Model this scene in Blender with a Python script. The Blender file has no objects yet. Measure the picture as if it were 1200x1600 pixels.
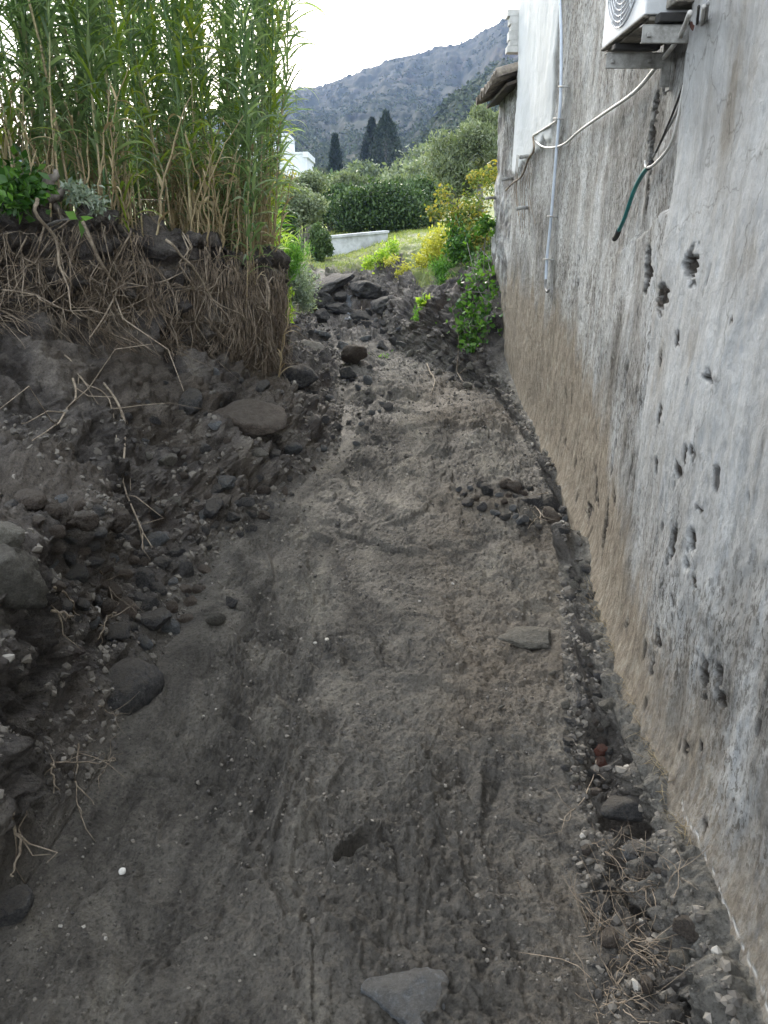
import bpy, math, random
import numpy as np
from mathutils import Vector, Matrix, Euler
from mathutils.bvhtree import BVHTree
random.seed(7)
RNG = np.random.default_rng(11)
S = bpy.context.scene
COL = S.collection
# ------------------------------------------------------------------ camera
PITCH = math.radians(20.5); CAMZ = 1.6; FPX = 1200.0
cam_d = bpy.data.cameras.new('camera'); cam = bpy.data.objects.new('camera', cam_d); COL.objects.link(cam)
cam.location = (0, 0, CAMZ); cam.rotation_euler = (math.pi/2 - PITCH, 0, 0)
cam_d.sensor_fit = 'VERTICAL'; cam_d.sensor_height = 24; cam_d.lens = 18.0
cam_d.clip_start = 0.02; cam_d.clip_end = 3000
S.camera = cam
# ------------------------------------------------------------------ light
SUN_AZ = -7.0      # degrees from straight ahead (+Y), negative = left
SUN_EL = 27.0
W = bpy.data.worlds.new('World'); S.world = W; W.use_nodes = True
wn = W.node_tree.nodes; wl = W.node_tree.links
bg = wn['Background']
sky = wn.new('ShaderNodeTexSky'); sky.sky_type = 'NISHITA'; sky.sun_disc = False
sky.sun_elevation = math.radians(SUN_EL); sky.sun_rotation = math.radians(SUN_AZ)
sky.air_density = 1.0; sky.dust_density = 3.0; sky.ozone_density = 1.0
mixn = wn.new('ShaderNodeMix'); mixn.data_type = 'RGBA'
mixn.inputs['Factor'].default_value = 0.62
mixn.inputs['B'].default_value = (8.6, 9.0, 9.4, 1)      # thin bright cloud veil
wl.new(sky.outputs[0], mixn.inputs['A']); wl.new(mixn.outputs['Result'], bg.inputs['Color'])
bg.inputs['Strength'].default_value = 0.158
sd = bpy.data.lights.new('sun', 'SUN'); so = bpy.data.objects.new('sun', sd); COL.objects.link(so)
sd.energy = 1.35; sd.angle = math.radians(14); sd.color = (1.0, 0.93, 0.82)
az, el = math.radians(SUN_AZ), math.radians(SUN_EL)
dirv = Vector((math.sin(az)*math.cos(el), math.cos(az)*math.cos(el), math.sin(el)))
so.rotation_euler = dirv.to_track_quat('Z', 'Y').to_euler(); so.location = (0, 0, 30)
S.view_settings.view_transform = 'Standard'; S.view_settings.look = 'None'
S.view_settings.exposure = 1.5; S.view_settings.gamma = 1; S.view_settings.use_curve_mapping = False
S.cycles.max_bounces = 6; S.cycles.transparent_max_bounces = 8; S.cycles.volume_bounces = 0
S.cycles.diffuse_bounces = 3

# ------------------------------------------------------------------ numpy noise
def _h(ix, iy, iz, seed):
    n = (ix.astype(np.int64)*374761393 + iy.astype(np.int64)*668265263 + iz.astype(np.int64)*2147483647 + seed*1274126177) & 0xffffffff
    n = ((n ^ (n >> 13))*1274126177) & 0xffffffff
    n = ((n ^ (n >> 16))*2246822519) & 0xffffffff
    return ((n ^ (n >> 15)) & 0xffffff)/float(0xffffff)
def vn(x, y, z=0.0, seed=0):
    x, y, z = np.broadcast_arrays(np.asarray(x, float), np.asarray(y, float), np.asarray(z, float))
    x0, y0, z0 = np.floor(x), np.floor(y), np.floor(z)
    fx, fy, fz = x-x0, y-y0, z-z0
    fx = fx*fx*fx*(fx*(fx*6-15)+10); fy = fy*fy*fy*(fy*(fy*6-15)+10); fz = fz*fz*(3-2*fz)
    r = 0
    for dz in ((0, 1) if np.any(fz) else (0,)):
        wz = fz if dz else 1-fz
        for dy in (0, 1):
            wy = fy if dy else 1-fy
            for dx in (0, 1):
                wx = fx if dx else 1-fx
                r = r + _h(x0+dx, y0+dy, z0+dz, seed)*wx*wy*wz
    return r*2-1
def fbm(x, y, z=0.0, oct=4, seed=0, gain=.5):
    a, r, t = 1.0, 0, 0
    for i in range(oct):
        r = r + a*vn(np.asarray(x)*2.03**i+17.3*i, np.asarray(y)*2.03**i-9.1*i, np.asarray(z)*2.03**i, seed+i*13)
        t += a; a *= gain
    return r/t
def sst(a, b, x):
    t = np.clip((x-a)/(b-a), 0, 1); return t*t*(3-2*t)

# ------------------------------------------------------------------ object helpers
def mesh_np(name, V, F, mat=None, smooth=True):
    V = np.asarray(V, np.float32); F = np.asarray(F, np.int32)
    me = bpy.data.meshes.new(name)
    me.vertices.add(len(V)); me.vertices.foreach_set('co', V.ravel())
    k = F.shape[1]
    me.loops.add(F.size); me.loops.foreach_set('vertex_index', F.ravel())
    me.polygons.add(len(F)); me.polygons.foreach_set('loop_start', np.arange(0, F.size, k, dtype=np.int32))
    me.polygons.foreach_set('use_smooth', np.full(len(F), smooth, dtype=bool))
    me.update(calc_edges=True)
    if mat: me.materials.append(mat)
    return me
def link(name, me, parent=None, loc=None):
    o = bpy.data.objects.new(name, me); COL.objects.link(o)
    if parent: o.parent = parent
    if loc is not None: o.location = loc
    return o
def tag(o, label=None, cat=None, group=None, kind=None):
    if label: o['label'] = label
    if cat: o['category'] = cat
    if group: o['group'] = group
    if kind: o['kind'] = kind
    return o
def thing(name, label, cat, loc=(0, 0, 0), group=None, rz=0):
    o = bpy.data.objects.new(name, None); COL.objects.link(o); o.location = loc; o.rotation_euler = (0, 0, rz)
    o.empty_display_size = .1
    return tag(o, label, cat, group)
def attr(me, name, arr):     # float color attribute from (n,4)
    a = me.color_attributes.new(name, 'FLOAT_COLOR', 'POINT'); a.data.foreach_set('color', np.asarray(arr, np.float32).ravel())
class MB:
    """collects quads"""
    def __init__(s): s.V = []; s.F = []; s.n = 0
    def add(s, V, F):
        V = np.asarray(V, float).reshape(-1, 3); F = np.asarray(F, int)
        if F.shape[1] == 3: F = np.concatenate([F, F[:, 2:3]], 1)
        s.V.append(V); s.F.append(F+s.n); s.n += len(V)
    def box(s, a, b, M=None):
        (x0, y0, z0), (x1, y1, z1) = a, b
        V = np.array([(x0,y0,z0),(x1,y0,z0),(x1,y1,z0),(x0,y1,z0),(x0,y0,z1),(x1,y0,z1),(x1,y1,z1),(x0,y1,z1)], float)
        if M is not None: V = np.array([tuple(M @ Vector(v)) for v in V])
        s.add(V, [(0,3,2,1),(4,5,6,7),(0,1,5,4),(1,2,6,5),(2,3,7,6),(3,0,4,7)])
    def tube(s, P, R, n=6):
        P = np.asarray(P, float); m = len(P); R = np.broadcast_to(np.asarray(R, float), (m,))
        T = np.gradient(P, axis=0); T /= np.linalg.norm(T, axis=1)[:, None]+1e-9
        ref = np.array([0.31, 0.9, 0.2]) if abs(T[0][2]) > .7 else np.array([0, 0, 1.0])
        A = np.cross(T, ref); A /= np.linalg.norm(A, axis=1)[:, None]+1e-9
        B = np.cross(T, A)
        th = np.arange(n)*2*math.pi/n
        V = P[:, None, :] + R[:, None, None]*(A[:, None, :]*np.cos(th)[None, :, None] + B[:, None, :]*np.sin(th)[None, :, None])
        i = np.arange(m-1)[:, None]*n; j = np.arange(n)[None, :]; k = (j+1) % n
        F = np.stack([i+j, i+k, i+n+k, i+n+j], -1).reshape(-1, 4)
        V = V.reshape(-1, 3)
        caps = []
        c0 = len(V); V = np.concatenate([V, P[:1], P[-1:]])
        for a in range(n):
            caps.append((c0, (a+1) % n, a, a)); caps.append((c0+1, (m-1)*n+a, (m-1)*n+(a+1) % n, (m-1)*n+(a+1) % n))
        s.add(V, np.concatenate([F, caps]))
    def mesh(s, name, mat, smooth=True):
        V = np.concatenate(s.V); F = np.concatenate(s.F)
        tri = F[:, 2] == F[:, 3]
        me = bpy.data.meshes.new(name)
        if tri.any():
            lt = np.where(tri, 3, 4); loops = F.ravel()[np.stack([np.ones(len(F), bool)]*3+[~tri], 1).ravel()]
            me.vertices.add(len(V)); me.vertices.foreach_set('co', V.astype(np.float32).ravel())
            me.loops.add(len(loops)); me.loops.foreach_set('vertex_index', loops.astype(np.int32))
            me.polygons.add(len(F)); me.polygons.foreach_set('loop_start', (np.cumsum(lt)-lt).astype(np.int32))
            me.polygons.foreach_set('use_smooth', np.full(len(F), smooth, dtype=bool)); me.update(calc_edges=True)
            if mat: me.materials.append(mat)
            return me
        bpy.data.meshes.remove(me)
        return mesh_np(name, V, F, mat, smooth)
def ray(px, py):
    x = (px-600)/FPX; u = (800-py)/FPX; c, s_ = math.cos(PITCH), math.sin(PITCH)
    return Vector((x, c+s_*u, -s_+c*u))
def at(px, py, Y):
    d = ray(px, py); return Vector((0, 0, CAMZ)) + d*(Y/d.y)

# ------------------------------------------------------------------ materials
def mat_new(name):
    m = bpy.data.materials.new(name); m.use_nodes = True
    nt = m.node_tree; return m, nt.nodes, nt.links, nt.nodes['Principled BSDF']
def N(nodes, typ, **kw):
    n = nodes.new(typ)
    for k, v in kw.items():
        if hasattr(n, k) and not k[0].isupper(): setattr(n, k, v)
        else: n.inputs[k.replace('_', ' ')].default_value = v
    return n
def ramp(nodes, stops):
    r = nodes.new('ShaderNodeValToRGB'); e = r.color_ramp.elements
    while len(e) < len(stops): e.new(.5)
    for i, (p, c) in enumerate(stops):
        e[i].position = p; e[i].color = (*c, 1) if len(c) == 3 else c
    return r
def mixc(nodes, links, fac, a, b, blend='MIX'):
    m = nodes.new('ShaderNodeMix'); m.data_type = 'RGBA'; m.blend_type = blend
    for sock, v in (('Factor', fac), ('A', a), ('B', b)):
        i = [q for q in m.inputs if q.name == sock and (q.type == ('VALUE' if sock == 'Factor' else 'RGBA'))][0]
        if hasattr(v, 'links'): links.new(v, i)
        else: i.default_value = v if sock == 'Factor' else (*v, 1)
    return [q for q in m.outputs if q.type == 'RGBA'][0]
def mth(nodes, links, op, a, b=0.0, c=None, clamp=False):
    m = nodes.new('ShaderNodeMath'); m.operation = op; m.use_clamp = clamp
    for i, v in enumerate((a, b) if c is None else (a, b, c)):
        if hasattr(v, 'links'): links.new(v, m.inputs[i])
        else: m.inputs[i].default_value = v
    return m.outputs[0]
def coords(nodes, links, scale=(1, 1, 1), kind='Object'):
    t = nodes.new('ShaderNodeTexCoord'); mp = nodes.new('ShaderNodeMapping'); mp.inputs['Scale'].default_value = scale
    links.new(t.outputs[kind], mp.inputs['Vector']); return mp.outputs[0]
def noise(nodes, links, vec, scale, detail=6, rough=.6, dist=0.0):
    n = nodes.new('ShaderNodeTexNoise'); n.inputs['Scale'].default_value = scale; n.inputs['Detail'].default_value = detail
    n.inputs['Roughness'].default_value = rough; n.inputs['Distortion'].default_value = dist
    links.new(vec, n.inputs['Vector']); return n.outputs['Fac']
def bump(nodes, links, h, strength=.5, dist=.01, prev=None):
    b = nodes.new('ShaderNodeBump'); b.inputs['Strength'].default_value = strength; b.inputs['Distance'].default_value = dist
    links.new(h, b.inputs['Height'])
    if prev is not None: links.new(prev, b.inputs['Normal'])
    return b.outputs[0]

def mat_ground():
    m, n, l, p = mat_new('volcanic mud')
    at_ = n.new('ShaderNodeVertexColor'); at_.layer_name = 'zone'
    sp = n.new('ShaderNodeSeparateColor'); l.new(at_.outputs['Color'], sp.inputs[0])
    co = coords(n, l)
    cf = coords(n, l, (1, .45, 1))
    a = ramp(n, [(.36, (.048, .044, .038)), (.46, (.112, .103, .089)), (.54, (.163, .150, .128)), (.66, (.245, .226, .186))]); l.new(noise(n, l, cf, 2.1, 12, .70, 1.4), a.inputs[0])
    f = ramp(n, [(.34, (.30, .30, .30)), (.46, (.9, .9, .9)), (.62, (1.2, 1.2, 1.2)), (.75, (2.1, 2.05, 1.95))]); l.new(noise(n, l, co, 90, 6, .8), f.inputs[0])
    mud = mixc(n, l, 1.0, a.outputs[0], f.outputs[0], 'MULTIPLY')
    e = ramp(n, [(.36, (.030, .026, .024)), (.48, (.105, .094, .085)), (.56, (.16, .143, .126)), (.66, (.26, .235, .20))]); l.new(noise(n, l, co, 3.2, 10, .68, .4), e.inputs[0])
    earth = mixc(n, l, 1.0, e.outputs[0], f.outputs[0], 'MULTIPLY')
    # reddish brown clay patches in the bank
    rp = ramp(n, [(.55, (0, 0, 0)), (.68, (1, 1, 1))]); l.new(noise(n, l, co, 1.7, 4, .6), rp.inputs[0])
    earth = mixc(n, l, mth(n, l, 'MULTIPLY', rp.outputs[0], .5), earth, (.085, .055, .038))
    c = mixc(n, l, sp.outputs[0], mud, earth)
    g = ramp(n, [(.35, (.11, .12, .055)), (.5, (.17, .21, .06)), (.68, (.27, .26, .10))]); l.new(noise(n, l, co, 1.6, 10, .75), g.inputs[0])
    c = mixc(n, l, sp.outputs[1], c, g.outputs[0])
    lg = ramp(n, [(.3, (.12, .112, .095)), (.55, (.20, .19, .165)), (.75, (.30, .285, .25))]); l.new(noise(n, l, co, 9, 8, .7), lg.inputs[0])
    lg2 = mixc(n, l, 1.0, lg.outputs[0], f.outputs[0], 'MULTIPLY')
    c = mixc(n, l, sp.outputs[2], c, lg2)
    sn = mixc(n, l, 1.0, (.17, .14, .105), f.outputs[0], 'MULTIPLY')
    c = mixc(n, l, at_.outputs['Alpha'], c, sn)
    l.new(c, p.inputs['Base Color'])
    r = ramp(n, [(.35, (.62, .62, .62)), (.65, (.93, .93, .93))]); l.new(noise(n, l, co, 1.3, 3), r.inputs[0]); l.new(r.outputs[0], p.inputs['Roughness'])
    p.inputs['Specular IOR Level'].default_value = .3
    vo = n.new('ShaderNodeTexVoronoi'); vo.inputs['Scale'].default_value = 95; l.new(co, vo.inputs['Vector'])
    b = bump(n, l, vo.outputs['Distance'], .3, .005)
    b = bump(n, l, noise(n, l, co, 34, 8, .75), 1.0, .04, b)
    b = bump(n, l, noise(n, l, co, 140, 5, .8), .9, .010, b)
    l.new(b, p.inputs['Normal'])
    return m
def mat_wall():
    m, n, l, p = mat_new('weathered plaster')
    at_ = n.new('ShaderNodeVertexColor'); at_.layer_name = 'zone'    # R panel, G broken plaster, B mud splash, A near thick layer
    sp = n.new('ShaderNodeSeparateColor'); l.new(at_.outputs['Color'], sp.inputs[0])
    co = coords(n, l); cs = coords(n, l, (1.5, 1.5, .62))
    a = ramp(n, [(.30, (.17, .165, .15)), (.42, (.40, .39, .365)), (.55, (.60, .61, .60)), (.72, (.71, .73, .725))]); l.new(noise(n, l, cs, 3.1, 9, .68, .5), a.inputs[0])
    near = ramp(n, [(.34, (.40, .37, .32)), (.44, (.57, .57, .55)), (.66, (.68, .70, .695))]); l.new(noise(n, l, cs, 2.3, 8, .6), near.inputs[0])
    c = mixc(n, l, at_.outputs['Alpha'], a.outputs[0], near.outputs[0])
    # fine dark mould speckle, patchy
    s1 = ramp(n, [(.50, (1, 1, 1)), (.57, (.26, .24, .21))]); l.new(noise(n, l, coords(n, l, (1, 1, .5)), 62, 4, .75), s1.inputs[0])
    s2 = ramp(n, [(.36, (.1, .1, .1)), (.56, (1, 1, 1))]); l.new(noise(n, l, co, 1.9, 8, .7), s2.inputs[0])
    sf = mth(n, l, 'MULTIPLY', s2.outputs[0], mth(n, l, 'SUBTRACT', .9, mth(n, l, 'MULTIPLY', at_.outputs['Alpha'], .72)))
    c = mixc(n, l, sf, c, mixc(n, l, 1.0, c, s1.outputs[0], 'MULTIPLY'))
    # vertical streaks
    st = ramp(n, [(.38, (.42, .40, .36)), (.52, (1, 1, 1))]); l.new(noise(n, l, coords(n, l, (9, 9, .35)), 2.0, 6, .7), st.inputs[0])
    c = mixc(n, l, .28, c, mixc(n, l, 1.0, c, st.outputs[0], 'MULTIPLY'))
    bl = ramp(n, [(.48, (1, 1, 1)), (.60, (.42, .41, .39))]); l.new(noise(n, l, co, 1.15, 12, .74, .3), bl.inputs[0])
    c = mixc(n, l, mth(n, l, 'SUBTRACT', .8, mth(n, l, 'MULTIPLY', at_.outputs['Alpha'], .62)), c, mixc(n, l, 1.0, c, bl.outputs[0], 'MULTIPLY'))
    hc = n.new('ShaderNodeTexVoronoi'); hc.feature = 'DISTANCE_TO_EDGE'; hc.inputs['Scale'].default_value = 1.3
    dn = n.new('ShaderNodeTexNoise'); dn.inputs['Scale'].default_value = 5; dn.inputs['Detail'].default_value = 6; l.new(co, dn.inputs['Vector'])
    vm = n.new('ShaderNodeVectorMath'); vm.operation = 'MULTIPLY_ADD'; vm.inputs[1].default_value = (.35, .35, .35); l.new(dn.outputs['Color'], vm.inputs[0]); l.new(co, vm.inputs[2]); l.new(vm.outputs[0], hc.inputs['Vector'])
    hr = ramp(n, [(0, (.35, .33, .3)), (.006, (1, 1, 1))]); l.new(hc.outputs['Distance'], hr.inputs[0])
    c = mixc(n, l, .55, c, mixc(n, l, 1.0, c, hr.outputs[0], 'MULTIPLY'))
    # mud splash
    mc = ramp(n, [(.34, (.13, .105, .08)), (.5, (.30, .255, .195)), (.66, (.46, .42, .345))]); l.new(noise(n, l, coords(n, l, (3, 3, 1.2)), 8, 12, .8), mc.inputs[0])
    mn = noise(n, l, coords(n, l, (1, 1, .7)), 9, 12, .8)
    mf = mth(n, l, 'SUBTRACT', mth(n, l, 'MULTIPLY', mth(n, l, 'ADD', sp.outputs[2], mn), 1.7), .98, clamp=True)
    c = mixc(n, l, mf, c, mc.outputs[0])
    pc = ramp(n, [(.3, (.60, .61, .60)), (.7, (.70, .71, .71))]); l.new(noise(n, l, cs, 1.5, 4), pc.inputs[0])
    c = mixc(n, l, sp.outputs[0], c, pc.outputs[0])
    bk = ramp(n, [(.35, (.03, .026, .022)), (.7, (.12, .10, .08))]); l.new(noise(n, l, co, 30, 6, .7), bk.inputs[0])
    c = mixc(n, l, sp.outputs[1], c, bk.outputs[0])
    l.new(c, p.inputs['Base Color']); p.inputs['Roughness'].default_value = .88; p.inputs['Specular IOR Level'].default_value = .25
    inv = mth(n, l, 'SUBTRACT', 1.0, mth(n, l, 'MULTIPLY', sp.outputs[0], .85))
    h = mth(n, l, 'MULTIPLY', noise(n, l, coords(n, l, (1, 1, .7)), 32, 9, .78), inv)
    b = bump(n, l, h, 1.0, .03)
    h2 = mth(n, l, 'MULTIPLY', noise(n, l, co, 170, 4, .8), inv)
    b = bump(n, l, h2, .5, .005, b)
    l.new(b, p.inputs['Normal'])
    return m
def mat_rock(name, c0, c1, c2, sc=6.0, rough=.88, dust=.65):
    m, n, l, p = mat_new(name)
    co = coords(n, l); oi = n.new('ShaderNodeObjectInfo')
    a = ramp(n, [(.3, c0), (.5, c1), (.72, c2)]); l.new(noise(n, l, co, sc, 8, .7), a.inputs[0])
    v = mth(n, l, 'ADD', .65, mth(n, l, 'MULTIPLY', oi.outputs['Random'], .6))
    cc = n.new('ShaderNodeCombineColor'); [l.new(v, cc.inputs[i]) for i in range(3)]
    c = mixc(n, l, 1.0, a.outputs[0], cc.outputs[0], 'MULTIPLY')
    f = ramp(n, [(.35, (.4, .4, .4)), (.6, (1.2, 1.2, 1.2))]); l.new(noise(n, l, co, sc*5, 6, .8), f.inputs[0])
    c = mixc(n, l, .7, c, mixc(n, l, 1.0, c, f.outputs[0], 'MULTIPLY'))
    # settled sandy mud on upward faces
    g = n.new('ShaderNodeNewGeometry'); sx = n.new('ShaderNodeSeparateXYZ'); l.new(g.outputs['Normal'], sx.inputs[0])
    d = ramp(n, [(.34, (0, 0, 0)), (.56, (1, 1, 1))])
    l.new(mth(n, l, 'MULTIPLY', mth(n, l, 'ADD', sx.outputs[2], .25), noise(n, l, co, sc*.6, 5, .7)), d.inputs[0])
    c = mixc(n, l, mth(n, l, 'MULTIPLY', d.outputs[0], dust), c, (.22, .195, .16))
    l.new(c, p.inputs['Base Color']); p.inputs['Roughness'].default_value = rough; p.inputs['Specular IOR Level'].default_value = .35
    b = bump(n, l, noise(n, l, co, sc*2.2, 10, .78), 1.0, .12)
    l.new(b, p.inputs['Normal']); return m
def mat_leaf(name, c0, c1, c2, trans=.35, sc=2.0, rough=.5, tcol=None):
    m, n, l, p = mat_new(name)
    co = coords(n, l); oi = n.new('ShaderNodeObjectInfo'); gi = n.new('ShaderNodeNewGeometry')
    a = ramp(n, [(.15, c0), (.5, c1), (.85, c2)])
    t = mth(n, l, 'ADD', mth(n, l, 'MULTIPLY', gi.outputs['Random Per Island'], .65), mth(n, l, 'MULTIPLY', noise(n, l, co, sc, 3), .45))
    t = mth(n, l, 'ADD', t, mth(n, l, 'MULTIPLY', mth(n, l, 'SUBTRACT', oi.outputs['Random'], .5), .25))
    l.new(t, a.inputs[0]); l.new(a.outputs[0], p.inputs['Base Color'])
    p.inputs['Roughness'].default_value = rough; p.inputs['Specular IOR Level'].default_value = .35
    tr = n.new('ShaderNodeBsdfTranslucent')
    l.new(mixc(n, l, 1.0, a.outputs[0], tcol or (1.6, 1.7, .8), 'MULTIPLY'), tr.inputs['Color'])
    mx = n.new('ShaderNodeMixShader'); mx.inputs[0].default_value = trans
    l.new(p.outputs[0], mx.inputs[1]); l.new(tr.outputs[0], mx.inputs[2])
    l.new(mx.outputs[0], n['Material Output'].inputs['Surface']); return m
def mat_plain(name, c0, c1, sc=8, rough=.6, metal=0.0, bmp=.2, stretch=(1, 1, 1), bd=.005):
    m, n, l, p = mat_new(name)
    co = coords(n, l, stretch)
    a = ramp(n, [(.38, c0), (.6, c1)]); l.new(noise(n, l, co, sc, 9, .75), a.inputs[0])
    l.new(a.outputs[0], p.inputs['Base Color']); p.inputs['Roughness'].default_value = rough; p.inputs['Metallic'].default_value = metal
    l.new(bump(n, l, noise(n, l, co, sc*4, 5, .7), bmp, bd), p.inputs['Normal']); return m

M_ground = mat_ground(); M_wall = mat_wall()
M_rockA = mat_rock('dark basalt', (.06, .06, .064), (.14, .137, .134), (.26, .25, .235))
M_rockB = mat_rock('grey blue stone', (.12, .13, .145), (.27, .285, .295), (.42, .43, .43), dust=.6)
M_rockC = mat_rock('pale dusty stone', (.17, .155, .125), (.34, .32, .27), (.50, .475, .41), dust=.3)
M_rockD = mat_rock('brown stone', (.08, .062, .05), (.18, .145, .115), (.28, .235, .19), dust=.4)
M_brick = mat_rock('red brick', (.13, .04, .025), (.20, .07, .045), (.25, .11, .07), dust=.35)
M_root = mat_plain('dry root bark', (.13, .10, .07), (.36, .30, .225), 25, .85, bmp=.5)
M_rootd = mat_plain('brown root bark', (.10, .078, .055), (.34, .27, .195), 14, .85, bmp=.5)
M_wood = mat_plain('grey weathered wood', (.10, .085, .07), (.26, .23, .20), 14, .85, bmp=.6, stretch=(1, 1, .2))

# ------------------------------------------------------------------ wall line
_WY = [-6, 1.24, 2.4, 3.8, 4.8, 6.0, 9.6]; _WX = [.22, .87, .955, 1.10, 1.185, 1.21, 1.235]
def wallx(y):
    y = np.asarray(y, float)
    return sum(np.interp(y+d, _WY, _WX) for d in (-.5, -.25, 0, .25, .5))/5

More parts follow.
